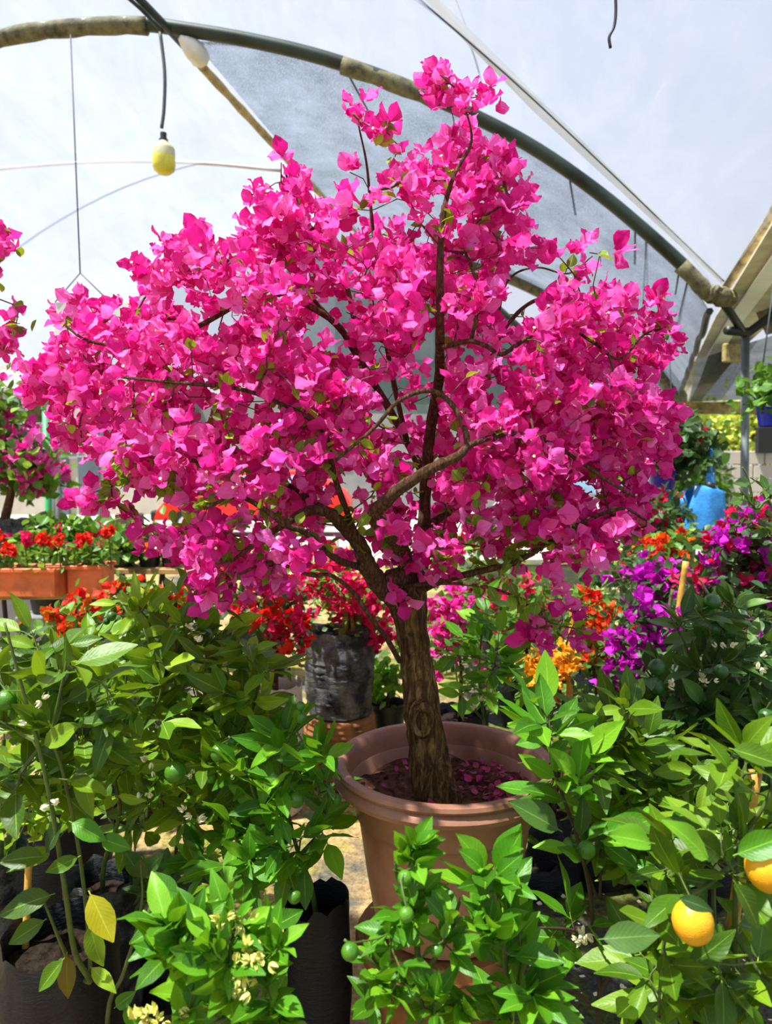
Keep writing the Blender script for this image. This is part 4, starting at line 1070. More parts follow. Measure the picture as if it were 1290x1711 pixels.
# ------------------------------------------------------------------ citrus plants
SPH = None
def fruit_mesh(kind, mat):
    k = ('fruit', kind, mat.name)
    if k in _mc: return _mc[k]
    prof = []
    for i in range(11):
        a = PI * i / 10; r = math.sin(a); z = -math.cos(a)
        if kind == 'lemon': z *= 1.12
        if i in (0, 10): r = 0.02
        prof.append((r, z))
    mb = MB(); mb.lathe(prof, (0, 0, 0), 18, lambda r, z, a: (r * (1 + 0.012 * math.sin(5 * a)), z))
    mb.lathe([(0.03, 1.18), (0.05, 1.05), (0.16, 1.0), (0.17, .97)], (0, 0, 0), 6)
    _mc[k] = mb.mesh('fruit', mat); return _mc[k]
def leafdir(tw):
    r_ = rng.normal(0, 1, 3); side = r_ - tw * np.dot(r_, tw)
    return norm(tw * 0.55 + norm(side) * 0.9 + np.array([0, -0.1, -0.05]))
def citrus(name, label, stems, blobs, leafpx, leafmat, fruits=(), flowers=(), bag=None, lows=(), temps=None, cat='citrus plant', stemmat=None, per=(3, 6), fruitmat=M_lime, fkind='lime', stakes=(), limit=300, upness=0.55, base=None, group=None, nflow=0, budmat=None, rstem=0.006):
    stems3 = [[P(*p) for p in s_] for s_ in stems]
    b = base if base is not None else stems3[0][0]
    t = thing(name, (b[0], b[1], 0 if bag is None else bag[2]), label, cat, group)
    sk = Skel()
    for i, s_ in enumerate(stems3):
        pts = ([np.array([b[0], b[1], (bag[2] + bag[4] * .84) if bag else 0.05])] + s_) if i == 0 else s_
        q = sk.path(pts, rstem * (1.25 if i == 0 else .8), rstem * 0.4)
        V, Fc = tube_arr(smooth_path(pts, 5), np.linspace(rstem * (1.25 if i == 0 else .8), rstem * .4, len(smooth_path(pts, 5))), 7); obj('stem', mesh_np('stem', V, Fc, stemmat or M_stem), t)
    T = []
    for (x, y, rx, ry, Ya, Yb, k) in blobs:
        c = 0
        while c < k:
            u, v = random.uniform(-1, 1), random.uniform(-1, 1)
            if u * u + v * v > 1: continue
            T.append(P(x + u * rx, y + v * ry, random.uniform(Ya, Yb))); c += 1
    fr = [P(f[0], f[1] - f[2] * 0.9, f[3]) for f in fruits]
    ends = sk.grow(T + fr, 0.04, 0.006, -0.05)
    LM = []
    for ti, ch in ends:
        if ti >= len(T): continue
        k = max(2, random.randint(*per) - 1); n0 = max(1, len(ch) - 4)
        for j in range(k):
            i = ch[random.randrange(n0, len(ch))] if j else ch[-1]
            tw = sk.dirs[i]
            d = leafdir(tw) if j else norm(tw + rng.normal(0, .3, 3))
            d[2] = d[2] * 0.7 + upness * 0.35
            s_ = random.uniform(0.55, 1.12) * leafpx / F * sk.p[i][1] * 1.1
            LM.append(basis(d, UP * 0.9 + rng.normal(0, .45, 3) + np.array([0, -0.35, 0]), sk.p[i], s_))
    mb = sk.twig_mesh(0.0014, 0.5, rstem * .75, 5)
    if mb.v: obj('twigs', mb.mesh('twigs', stemmat or M_stem), t, None, 'stuff')
    place('leaf', 'leaves', temps or LEAFT, LM, leafmat, t, limit)
    for (x, y, ang, px, Y, m_) in lows:     # single traced leaves: base pixel, direction in the picture plane, length in pixels
        p = P(x, y, Y); d = np.array([math.cos(ang), -0.25 + random.uniform(-.2, .2), math.sin(ang)]); s_ = px / F * Y * 1.05
        obj('leaf', variants('leaf', temps or LEAFM, m_)[random.randrange(5)], t, toM(basis(d, np.array([0.1, -0.8, 0.75]) + rng.normal(0, .2, 3), p, s_)))
    for f in fruits:
        r_ = f[2] / F * f[3] * 1.03; c = P(f[0], f[1], f[3])
        M = Matrix.Translation(Vector(c)) @ Matrix.Rotation(random.uniform(-.3, .3), 4, 'X') @ Matrix.Rotation(random.uniform(-.3, .3), 4, 'Y') @ Matrix.Scale(r_, 4)
        obj('fruit', fruit_mesh(fkind, f[4] if len(f) > 4 else fruitmat), t, M)
    SPn = np.array(sk.p)
    fl = list(flowers)
    FM = []
    for (x, y, Y, k) in fl:
        for j in range(k):
            c = P(x, y, Y) + rng.normal(0, 0.012, 3)
            FM.append(basis(rng.normal(0, 1, 3) + [0, -.8, .5], rng.normal(0, 1, 3), c, random.uniform(0.013, 0.022)))
    for M_ in FM: obj('flower', variants('flower', FLOT, budmat or M_flowerwhite)[random.randrange(4)], t, toM(M_))
    if bag:
        grow_bag(t, (b[0], b[1], bag[2]), bag[3], bag[4], bag[0], bag[1], bag[5] if len(bag) > 5 else 0)
    for (p0, p1, r_) in stakes: stake(P(*p0), P(*p1), r_, None, M_bamboo, t)
    return t

def bagat(px, pytop, Y, r, h=None, mat=M_bag, seed=0):
    """a bag whose top front shows at the pixel; returns base point and bag tuple"""
    p = P(px, pytop, Y); h = h or max(0.12, p[2]); z0 = max(0.0, p[2] - h)
    return np.array([p[0], p[1], 0]), (mat, seed, z0, r, p[2] - z0)

# A: tall lemon at the left front
bA, bgA = bagat(100, 1555, 1.72, 0.135, None, M_bag, 1)
citrus('lemon_plant', 'tall lemon sapling in a black bag at the bottom left corner', [
    [(150, 1640, 1.60), (125, 1590, 1.52), (108, 1480, 1.48), (85, 1340, 1.45), (60, 1230, 1.43), (32, 1130, 1.42), (8, 1040, 1.42)],
    [(152, 1640, 1.60), (148, 1560, 1.53), (132, 1420, 1.5), (105, 1290, 1.48), (88, 1230, 1.46), (100, 1160, 1.45), (115, 1090, 1.45)],
    [(112, 1600, 1.53), (95, 1560, 1.5), (75, 1510, 1.48)]],
    [(60, 1150, 75, 110, 1.38, 1.6, 26), (100, 1260, 70, 60, 1.4, 1.6, 14), (30, 1330, 50, 70, 1.45, 1.7, 12), (140, 1200, 60, 80, 1.42, 1.6, 12)], 92, M_leaf_lemon,
    fruits=[(10, 1170, 17, 1.45)], flowers=[(60, 1198, 1.40, 3), (90, 1335, 1.42, 2)], bag=bgA, base=bA,
    lows=[(92, 1493, PI + .2, 92, 1.46, M_leaf_lemon), (135, 1430, PI + .35, 60, 1.46, M_leaf_lemon), (80, 1430, PI - .1, 75, 1.46, M_leaf_lemon), (78, 1535, PI + .55, 70, 1.47, M_leaf_lemon), (148, 1488, -1.05, 92, 1.42, M_leaf_yellow), (150, 1538, -1.35, 85, 1.44, M_leaf_lemon),
          (112, 1590, -1.45, 72, 1.48, M_leaf_old), (150, 1615, -.45, 60, 1.46, M_leaf_lime), (115, 1372, -.35, 70, 1.42, M_leaf_bright), (165, 1400, -.2, 60, 1.42, M_leaf_bright), (105, 1370, PI + 1.1, 60, 1.46, M_leaf_dark), (150, 1560, .4, 50, 1.47, M_leaf_lemon), (108, 1600, PI + .9, 62, 1.44, M_leaf_lime)],
    stakes=[((42, 1600, 1.76), (48, 1440, 1.78), .009)], per=(3, 5))
# second stem rising beside the bag
bB, bgB = bagat(170, 1460, 1.98, 0.10, None, M_bag_grey, 2)
citrus('lemon_sapling', 'thin bare lemon shoot with three leaves beside the left bags', [[(180, 1700, 1.55), (205, 1630, 1.55), (228, 1555, 1.55), (238, 1500, 1.55), (237, 1468, 1.55)]], [], 60, M_leaf_lemon, base=P(178, 1711, 1.56),
       lows=[(237, 1468, 2.0, 62, 1.55, M_leaf_dark), (238, 1468, 1.0, 62, 1.55, M_leaf_dark), (237, 1470, 1.5, 50, 1.54, M_leaf_dark), (190, 1685, .7, 50, 1.5, M_leaf_bright), (205, 1680, -.8, 50, 1.5, M_leaf_bright)], rstem=.005)
# B: plant in the second bag
citrus('lime_bush', 'leafy lime bush with small green fruits behind the left lemon sapling', [
    [(175, 1440, 1.95), (200, 1360, 1.9), (190, 1280, 1.86), (205, 1180, 1.84), (215, 1100, 1.82)], [(195, 1300, 1.88), (230, 1230, 1.82), (270, 1150, 1.8), (240, 1050, 1.78)]],
    [(200, 1150, 95, 95, 1.7, 2.0, 34), (190, 1290, 80, 70, 1.75, 2.0, 22), (90, 1370, 90, 50, 1.85, 2.1, 12)], 74, M_leaf_lime,
    fruits=[(200, 1192, 11, 1.68), (214, 1196, 8, 1.7), (210, 1210, 9, 1.7), (212, 1235, 8, 1.7)], bag=bgB, base=bB, flowers=[(252, 1283, 1.7, 3), (230, 1340, 1.7, 2)], stemmat=M_stem)
citrus('lime_bush', 'dark green lime bush rising before the orange blooms', [
    [(215, 1400, 2.0), (230, 1250, 2.0), (260, 1120, 2.0), (205, 1010, 2.0)], [(250, 1150, 2.0), (300, 1080, 1.95), (330, 1020, 1.95)]],
    [(230, 1070, 90, 70, 1.9, 2.1, 26), (320, 1050, 70, 60, 1.9, 2.1, 22), (330, 1130, 80, 60, 1.9, 2.2, 20)], 62, M_leaf_lime, base=P(240, 1520, 2.1), fruits=[(186, 1030, 8, 1.98, M_limedark), (178, 1038, 6, 1.98, M_limedark)])
bD, bgD = bagat(285, 1500, 2.15, 0.11, None, M_bag, 3)
citrus('lime_bush', 'lime bush with round green limes left of the big pot', [
    [(290, 1480, 2.1), (300, 1380, 2.0), (330, 1290, 1.9), (360, 1180, 1.85), (340, 1100, 1.82)], [(320, 1300, 1.92), (400, 1230, 1.85), (430, 1150, 1.85), (420, 1080, 1.85)], [(300, 1380, 2.0), (260, 1320, 1.95), (250, 1240, 1.9)]],
    [(370, 1150, 80, 90, 1.75, 2.0, 30), (340, 1250, 110, 70, 1.75, 2.0, 28), (290, 1350, 90, 50, 1.8, 2.1, 22), (400, 1290, 60, 60, 1.7, 1.9, 16)], 70, M_leaf_lime,
    fruits=[(293, 1290, 18, 1.68), (365, 1258, 14, 1.66), (352, 1300, 9, 1.7), (388, 1240, 8, 1.7)], flowers=[(325, 1362, 1.7, 4), (330, 1290, 1.7, 2), (325, 1060, 1.75, 3)], bag=bgD, base=bD)
bE, bgE = bagat(530, 1500, 1.86, 0.085, None, M_bag, 4)
citrus('lime_bush', 'lime bush in a black bag touching the big pot on its left', [
    [(520, 1480, 1.84), (500, 1430, 1.78), (480, 1350, 1.72), (470, 1270, 1.7), (500, 1200, 1.7)], [(490, 1400, 1.78), (430, 1340, 1.7), (410, 1260, 1.7)], [(500, 1430, 1.78), (540, 1380, 1.75), (550, 1320, 1.74)]],
    [(470, 1290, 80, 70, 1.6, 1.8, 26), (450, 1400, 90, 70, 1.6, 1.85, 30), (540, 1350, 35, 60, 1.7, 1.85, 8), (390, 1440, 60, 50, 1.65, 1.9, 14)], 72, M_leaf_bright,
    fruits=[(495, 1337, 13, 1.6), (504, 1200, 10, 1.66), (562, 1337, 8, 1.68), (492, 1498, 12, 1.6), (502, 1180, 8, 1.66), (475, 1257, 8, 1.64), (505, 1245, 8, 1.65), (515, 1270, 8, 1.64)], bag=bgE, base=bE)
citrus('lime_seedling', 'small sparse lime seedling with tiny fruits low at the left', [[(300, 1560, 1.9), (275, 1500, 1.9), (270, 1460, 1.9)]], [(275, 1480, 50, 40, 1.8, 2.0, 12)], 56, M_leaf_dark, base=P(310, 1620, 1.95), fruits=[(268, 1500, 8, 1.8, M_limedark), (260, 1508, 6, 1.8, M_limedark), (263, 1520, 6, 1.8, M_limedark)])
# F: bottom front blossoms
citrus('calamondin_bush', 'bright green bush with cream blossoms at the bottom left of centre', [
    [(330, 1711, 1.2), (325, 1640, 1.2), (320, 1560, 1.22), (315, 1520, 1.24)], [(345, 1711, 1.2), (380, 1650, 1.18), (385, 1570, 1.2), (380, 1530, 1.22)], [(350, 1711, 1.2), (430, 1680, 1.2), (450, 1620, 1.2), (440, 1560, 1.2)]],
    [(300, 1580, 45, 60, 1.1, 1.3, 11), (370, 1590, 50, 80, 1.08, 1.28, 13), (440, 1610, 50, 70, 1.1, 1.3, 12), (400, 1690, 110, 40, 1.08, 1.25, 12)], 80, M_leaf_bright,
    flowers=[(375, 1530, 1.12, 5), (385, 1545, 1.12, 5), (362, 1560, 1.12, 4), (415, 1600, 1.08, 7), (405, 1625, 1.08, 7), (430, 1585, 1.08, 5), (250, 1690, 1.1, 7), (265, 1700, 1.1, 5), (355, 1600, 1.1, 3), (300, 1545, 1.12, 2), (405, 1650, 1.07, 5)], base=P(345, 1860, 1.25), per=(5, 8), upness=1.4, temps=LEAFM, budmat=M_anther)
citrus('calamondin_sprig', 'leafy upright citrus with round green fruits in front of the big pot', [
    [(700, 1711, 1.2), (698, 1600, 1.2), (690, 1500, 1.22), (685, 1430, 1.22), (700, 1400, 1.22)], [(700, 1660, 1.2), (640, 1620, 1.16), (600, 1590, 1.15), (575, 1570, 1.15)], [(700, 1640, 1.2), (740, 1580, 1.18), (760, 1530, 1.2), (770, 1500, 1.2)], [(690, 1520, 1.2), (665, 1470, 1.2), (660, 1440, 1.2)]],
    [(692, 1452, 18, 40, 1.14, 1.22, 7), (680, 1545, 38, 45, 1.12, 1.22, 8), (630, 1625, 45, 35, 1.08, 1.2, 6), (745, 1570, 22, 50, 1.12, 1.22, 5), (700, 1685, 80, 35, 1.08, 1.2, 8)], 56, M_leaf_bright,
    fruits=[(585, 1590, 15, 1.08), (679, 1528, 13, 1.08), (677, 1467, 13, 1.12), (730, 1588, 11, 1.12)], base=P(700, 1860, 1.25), per=(5, 8), upness=1.5, temps=LEAFM)
citrus('citrus_shoot', 'upright bright green citrus shoots at the bottom right of the pot', [
    [(850, 1711, 1.25), (845, 1620, 1.25), (838, 1540, 1.26), (825, 1450, 1.26)], [(850, 1700, 1.25), (870, 1620, 1.25), (868, 1560, 1.26)]],
    [(830, 1480, 25, 40, 1.18, 1.3, 6), (835, 1580, 35, 50, 1.15, 1.3, 10), (860, 1680, 40, 40, 1.12, 1.28, 9), (800, 1690, 30, 25, 1.15, 1.3, 4)], 88, M_leaf_bright, base=P(850, 1860, 1.3), per=(4, 6), upness=1.5, temps=LEAFM)
# right side
citrus('lemon_shoot', 'slender lemon shoot with large dark leaves overlapping the right rim of the big pot', [
    [(1000, 1700, 1.6), (1003, 1640, 1.6), (992, 1560, 1.55), (986, 1490, 1.5), (965, 1400, 1.48), (940, 1330, 1.46), (922, 1270, 1.46), (914, 1200, 1.46)], [(1000, 1690, 1.6), (940, 1640, 1.55), (905, 1648, 1.5)], [(1005, 1650, 1.6), (1025, 1620, 1.55), (1045, 1590, 1.5)], [(990, 1580, 1.55), (960, 1555, 1.5), (900, 1550, 1.46)], [(975, 1440, 1.5), (1000, 1500, 1.5), (1004, 1420, 1.5)]],
    [(945, 1300, 45, 50, 1.4, 1.55, 8), (905, 1210, 30, 45, 1.4, 1.55, 7), (950, 1575, 55, 40, 1.45, 1.6, 6), (1010, 1420, 45, 40, 1.45, 1.6, 6)], 84, M_leaf_bright,
    lows=[(940, 1390, PI - .55, 105, 1.4, M_leaf_dark), (945, 1340, PI - .5, 75, 1.42, M_leaf_bright), (968, 1400, 1.5, 75, 1.4, M_leaf_dark), (918, 1235, PI - .3, 65, 1.42, M_leaf_bright), (955, 1420, PI + -.25, 62, 1.42, M_leaf_bright), (970, 1440, 2.3, 55, 1.42, M_leaf_bright), (1000, 1395, .4, 100, 1.38, M_leaf_bright)],
    fruits=[(980, 1420, 15, 1.42), (952, 1412, 12, 1.45)], flowers=[(970, 1580, 1.48, 4), (975, 1560, 1.48, 3)], base=P(1000, 1760, 1.62), stemmat=M_stem_brown, per=(3, 5))
bK, bgK = bagat(1130, 1570, 1.95, 0.11, None, M_bag, 5)
citrus('lime_tree', 'lime bush with long stems between the pot and the staked lemon', [
    [(1125, 1540, 1.9), (1105, 1500, 1.78), (1110, 1440, 1.7), (1085, 1360, 1.66), (1060, 1300, 1.65), (1020, 1235, 1.65), (1000, 1190, 1.65)], [(1085, 1360, 1.66), (1140, 1310, 1.62), (1160, 1240, 1.62)], [(1060, 1300, 1.65), (1040, 1240, 1.62), (1055, 1190, 1.62)], [(1110, 1440, 1.7), (1040, 1400, 1.65), (990, 1360, 1.65)]],
    [(1020, 1210, 60, 50, 1.55, 1.75, 14), (1060, 1290, 70, 60, 1.5, 1.75, 20), (1130, 1330, 90, 60, 1.5, 1.75, 22), (1050, 1400, 80, 45, 1.5, 1.75, 14), (1110, 1440, 80, 50, 1.5, 1.8, 14)], 72, M_leaf_lemon,
    fruits=[(960, 1218, 14, 1.62, M_limedark), (978, 1228, 13, 1.62, M_limedark), (1080, 1385, 12, 1.5), (1050, 1437, 15, 1.48), (1062, 1465, 14, 1.47), (1133, 1437, 14, 1.5)], bag=bgK, base=bK, per=(4, 6), flowers=[(1118, 1448, 1.46, 3)])
citrus('staked_lemon_tree', 'staked lemon bush carrying two ripe orange yellow fruits at the right edge', [
    [(1230, 1700, 1.3), (1228, 1560, 1.28), (1230, 1470, 1.27), (1236, 1390, 1.27), (1240, 1300, 1.27)], [(1230, 1440, 1.27), (1180, 1480, 1.22), (1125, 1520, 1.2), (1108, 1590, 1.2), (1100, 1700, 1.2)], [(1235, 1400, 1.27), (1275, 1350, 1.25), (1300, 1290, 1.25)], [(1228, 1560, 1.28), (1265, 1620, 1.25), (1290, 1640, 1.22)]],
    [(1150, 1440, 80, 60, 1.15, 1.35, 14), (1240, 1290, 60, 40, 1.2, 1.35, 10), (1240, 1400, 60, 50, 1.2, 1.4, 10), (1115, 1590, 50, 60, 1.15, 1.4, 11), (1200, 1620, 90, 80, 1.15, 1.4, 22), (1100, 1680, 60, 30, 1.2, 1.4, 7)], 100, M_leaf_lemon,
    lows=[(1185, 1440, 2.25, 112, 1.1, M_leaf_bright), (1095, 1410, PI - .35, 95, 1.12, M_leaf_bright), (1225, 1430, .5, 95, 1.1, M_leaf_bright), (1000, 1570, .2, 100, 1.1, M_leaf_dark), (1218, 1250, -.25, 80, 1.15, M_leaf_lime), (1175, 1230, -.8, 80, 1.18, M_leaf_lime), (1225, 1470, -1.0, 90, 1.08, M_leaf_lemon), (1130, 1500, -.15, 60, 1.04, M_leaf_dark)],
    fruits=[(1158, 1540, 34, 1.1), (1283, 1450, 36, 1.1)], fruitmat=M_lemon, fkind='lemon', base=P(1235, 1860, 1.32), per=(3, 5), stakes=[((1195, 1740, 1.38), (1262, 1290, 1.36), .012)], stemmat=M_stem)
citrus('lime_tree', 'dark leaved lime bush with dark round limes at the right', [
    [(1190, 1400, 2.2), (1185, 1280, 2.15), (1170, 1180, 2.1), (1150, 1090, 2.05), (1120, 1030, 2.05)], [(1180, 1250, 2.12), (1240, 1170, 2.1), (1250, 1090, 2.1), (1215, 1000, 2.05)], [(1175, 1220, 2.1), (1110, 1160, 2.05), (1080, 1120, 2.0)], [(1240, 1170, 2.1), (1290, 1120, 2.1), (1300, 1050, 2.1)]],
    [(1200, 1040, 60, 50, 1.95, 2.2, 14), (1230, 1130, 80, 70, 1.9, 2.2, 28), (1120, 1180, 80, 60, 1.9, 2.1, 22), (1200, 1220, 100, 50, 1.85, 2.15, 26), (1270, 1200, 50, 70, 1.85, 2.1, 14), (1190, 1300, 110, 50, 1.85, 2.1, 18)], 66, M_leaf_dark,
    fruits=[(1098, 1115, 14, 1.9), (1096, 1148, 14, 1.9), (1190, 1005, 13, 1.95), (1220, 1055, 12, 1.95), (1196, 1050, 11, 1.95), (1205, 1122, 12, 1.85), (1280, 1198, 14, 1.85), (1262, 1085, 9, 1.95)], fruitmat=M_limedark, flowers=[(1175, 1135, 1.85, 4), (1280, 1108, 1.85, 4), (1130, 1140, 1.85, 3), (1205, 1085, 1.9, 3)], base=P(1195, 1560, 2.25), per=(4, 6))
citrus('budding_citrus', 'light green young citrus with white buds just behind the big pot', [
    [(810, 1260, 2.5), (808, 1200, 2.5), (800, 1130, 2.5), (805, 1060, 2.5), (812, 1010, 2.5)], [(808, 1200, 2.5), (850, 1130, 2.5), (846, 1050, 2.5)], [(806, 1200, 2.5), (770, 1160, 2.5), (760, 1110, 2.5)]],
    [(800, 1040, 45, 45, 2.4, 2.6, 12), (790, 1130, 50, 60, 2.4, 2.6, 14), (850, 1130, 35, 60, 2.4, 2.6, 10)], 44, M_leaf_bright, base=P(812, 1420, 2.55), flowers=[(818, 1180, 2.4, 6), (820, 1160, 2.4, 4), (805, 1185, 2.4, 3)])
citrus('leafy_sprig', 'dark leafy sprig reaching in at the right edge above the magenta blooms', [[(1300, 900, 2.4), (1262, 850, 2.4), (1235, 815, 2.4)], [(1260, 850, 2.4), (1250, 800, 2.4), (1240, 780, 2.4)]],
    [(1262, 830, 30, 35, 2.35, 2.5, 6), (1285, 880, 18, 50, 2.35, 2.5, 5)], 46, M_leaf_dark, base=P(1340, 1500, 2.45), per=(3, 5))

# far-left edge bags
for (px, py, Y, r_, m_, lb, sd) in ((0, 1420, 1.9, 0.07, M_bag_grey, 'wrinkled grey black nursery bag cut off by the left edge', 8), (880, 1420, 2.75, 0.16, M_bag, 'plain black nursery bag behind the right side of the big pot', 9), (995, 1412, 2.8, 0.15, M_bag, 'plain black nursery bag behind the slender lemon shoot, over the mossy ground', 12)):
    b, bg = bagat(px, py, Y, r_, None, m_, sd); t = thing('nursery_bag', (b[0], b[1], 0), lb, 'bag'); grow_bag(t, (b[0], b[1], bg[2]), r_, bg[4], m_, sd)
    sk = Skel(); sk.path([b + [0, 0, bg[4] * .8], b + [0.01, 0, bg[4] + .15], b + [0.02, 0, bg[4] + .3]], .006, .003)
    T = [b + [random.uniform(-.12, .12), random.uniform(-.12, .12), bg[4] + random.uniform(.08, .4)] for _ in range(14)]
    ends = sk.grow(T); mbx = sk.twig_mesh(.0015, .5, .005)
    mbx.tube([b + [0, 0, bg[4] * .8], b + [0.01, 0, bg[4] + .15], b + [0.02, 0, bg[4] + .3]], .005, 6)
    obj('twigs', mbx.mesh('twigs', M_stem), t, None, 'stuff')
    LMx = [basis(leafdir(sk.dirs[ch[-1]]), UP + rng.normal(0, .4, 3), sk.p[ch[-1 - j % len(ch)]], random.uniform(.07, .1)) for ti, ch in ends for j in range(4)]
    place('leaf', 'leaves', LEAFT, LMx, M_leaf_lime, t, 300)

# ------------------------------------------------------------------ background flowering plants
def bush(name, label, foot, pot, blobs, bmat, lmat, blpx=20, lfpx=16, cat='flowering plant', blmax=90, stakes=(), stemr=0.012, leafn=10, group=None, M2=None, stempts=None):
    """foot (x,y,z0) world; pot (kind, mat, r, h); blobs: (px,py,rx,ry,Y,dY,n_targets, blossoms per target)"""
    t = thing(name, foot, label, cat, group); foot = np.array(foot, float)
    kind, mat, r_, h_ = pot
    if kind == 'bag': grow_bag(t, foot, r_, h_, mat, len(WM) % 17)
    elif kind == 'crimp': grow_bag(t, foot, r_, h_, mat, 3, 0.018)
    elif kind == 'pot': pot_tapered(t, foot, r_, h_, mat)
    top = foot + [0, 0, h_ * 0.84]
    sk = Skel()
    cx = np.mean([P(b[0], b[1], b[4]) for b in blobs], axis=0)
    pts = [top] + (stempts or [top * 0.45 + cx * 0.55 + [0.01, 0, 0.02], cx])
    q = sk.path(pts, stemr, stemr * .5)
    V, Fc = tube_arr(q if len(q) < 400 else q, np.linspace(stemr, stemr * .45, len(q)), 7); obj('stem', mesh_np('stem', V, Fc, M_branch), t)
    T = []; info = []
    for (x, y, rx, ry, Y, dY, k, nb) in blobs:
        c = 0
        while c < k:
            u, v = random.uniform(-1, 1), random.uniform(-1, 1)
            if u * u + v * v > 1: continue
            T.append(P(x + u * rx, y + v * ry, Y + random.uniform(-dY, dY))); info.append(nb); c += 1
    ends = sk.grow(T, 0.06, 0.008)
    mb = sk.twig_mesh(.0015, .45, .007, 4); obj('twigs', mb.mesh('twigs', M_twig), t, None, 'stuff')
    BM, LM = [], []
    for ti, ch in ends:
        p = T[ti]; s0 = p[1] / F
        nb = info[ti]; nb = int(nb) + (random.random() < nb % 1)
        for j in range(nb): BM.append(basis(rng.normal(0, 1, 3) + [0, -.6, .5], rng.normal(0, 1, 3), p + rng.normal(0, 9 * s0, 3), random.uniform(.75, 1.15) * blpx * s0))
        for j in range(np.random.poisson(leafn)):
            LM.append(basis(rng.normal(0, 1, 3) + [0, -.2, 0], UP + rng.normal(0, .6, 3), p + rng.normal(0, 14 * s0, 3) + [0, 0, -6 * s0], random.uniform(.7, 1.25) * lfpx * s0))
    if LM: obj('leaves', merged('leaves', LEAFW, LM, lmat), t, None, 'stuff')
    if BM and bmat is not None:
        if M2 is not None:
            place('blossom', 'blossoms', BLOST, BM[1::2], M2, t, blmax // 2); BM = BM[::2]; blmax //= 2
        place('blossom', 'blossoms', BLOST, BM, bmat, t, blmax)
    for (a, b) in stakes: stake(P(*a), P(*b), 0.009, None, M_bamboo, t)
    return t
def gfoot(px, Y, z=0.0): p = P(px, 900, Y); return (p[0], Y, z)

# bench and planters at left
bz = 0.86
t = thing('flower_bench', P(60, 1020, 4.3)*[1, 1, 0], 'long plank bench carrying the orange planters at the left', 'bench')
xr = P(185, 1000, 4.4)[0]
for k in range(3):
    mb = MB(); mb.box((xr - 2.0, 4.25 + k * 0.17, bz - 0.02), (4.0, 0.16, 0.04), 0.06, 0.004); mb.build('plank', M_wood, t)
for x in (xr - .15, xr - .75, xr - 1.6, xr - 3):
    for y in (4.2, 4.6):
        mb = MB(); mb.tube([(x, y, bz - .04), (x + .05, y, 0)], 0.014, 6); mb.build('leg', M_blackmetal, t)
def planter(x0, x1, Y, z, label, n_):
    t = thing('flower_planter', ((x0 + x1) / 2, Y, z), label, 'planter', 'orange planter boxes on the bench')
    L = x1 - x0; h = 0.15
    for nm, c_, d_ in (('side_panel', (0, -.09, h / 2), (L, .014, h)), ('side_panel', (0, .09, h / 2), (L, .014, h)), ('end_panel', (-L / 2 + .007, 0, h / 2), (.014, .17, h)), ('end_panel', (L / 2 - .007, 0, h / 2), (.014, .17, h))):
        mb = MB(); mb.box(np.array(c_) + [(x0 + x1) / 2, Y, z], d_, 0, .003); mb.build(nm, M_pot_orange, t)
    mb = MB(); mb.box(((x0 + x1) / 2, Y - .1, z + h), (L + .02, .03, .025), 0, .005); mb.box(((x0 + x1) / 2, Y + .1, z + h), (L + .02, .03, .025), 0, .005); mb.build('rim', M_pot_orange, t)
    mb = MB(); mb.box(((x0 + x1) / 2, Y, z + h * .45), (L - .03, .16, h * .8)); mb.build('soil', M_darksoil, t)
    LM = [basis(rng.normal(0, 1, 3) + [0, 0, .3], UP + rng.normal(0, .5, 3), (random.uniform(x0, x1), Y + random.uniform(-.12, .12), z + h + random.uniform(0, .12)), random.uniform(.04, .07)) for _ in range(130)]
    obj('leaves', merged('leaves', LEAFW, LM, M_leaf_far), t, None, 'stuff')
    for k in range(n_):     # geranium heads
        c = np.array((x0 + L * (k + .5) / n_ + random.uniform(-.03, .03), Y + random.uniform(-.1, .06), z + h + random.uniform(.1, .2)))
        Ms = [basis(norm(rng.normal(0, 1, 3)), rng.normal(0, 1, 3), c + norm(rng.normal(0, 1, 3)) * .028, random.uniform(.028, .036)) for _ in range(14)]
        me = merged('flower_head', BLOST, Ms, M_bract_red if k % 3 else M_bract_crimson); obj('flower_head', me, t)
        mb = MB(); mb.tube([c, (c[0] + .01, c[1], z + h * .8)], .004, 5); mb.build('stalk', M_stem, t)
xa = P(104, 960, 4.2)[0]; xb = P(182, 960, 4.35)[0]
planter(xa - 0.75, xa - .01, 4.22, bz + .002, 'left orange planter of red geraniums on the bench', 9)
planter(xa + .01, xb, 4.34, bz + .002, 'shorter right orange planter of red geraniums on the bench', 5)
# second table with small pots
tz = 0.80
t = thing('pot_table', P(250, 985, 6.0)*[1, 1, 0], 'pale plank table with black legs holding small potted flowers', 'table')
xl, xr2 = P(165, 960, 6.0)[0], P(330, 960, 6.0)[0]
for k in range(4):
    mb = MB(); mb.box(((xl + xr2) / 2, 5.75 + k * .16, tz - .02), (xr2 - xl, .15, .04), 0, .004); mb.build('plank', M_wood, t)
for x in (xl + .12, xr2 - .35):
    for y in (5.72, 6.2):
        mb = MB(); mb.tube([(x, y, tz - .04), (x + .1, y, 0)], .015, 6); mb.tube([(x, y, tz - .04), (x - .08, y, 0)], .015, 6); mb.build('leg', M_blackmetal, t)
for px, r_, c1, lb in ((205, .115, M_bract_magenta, 'left potted bloom with a big magenta flower on the pale table'), (250, .10, M_bract_orange, 'middle potted bloom with salmon flowers on the pale table'), (285, .09, M_bract_rose, 'right small potted plant with pink blooms on the pale table')):
    f = gfoot(px, 5.85, tz)
    bush('potted_flower', lb, f, ('pot', M_blackpot, r_, .19), [(px, 905, 30, 16, 5.85, .08, 12, .7)], c1, M_leaf_far, 16, 18, 'potted flower', 20, group='small pots on the pale table')
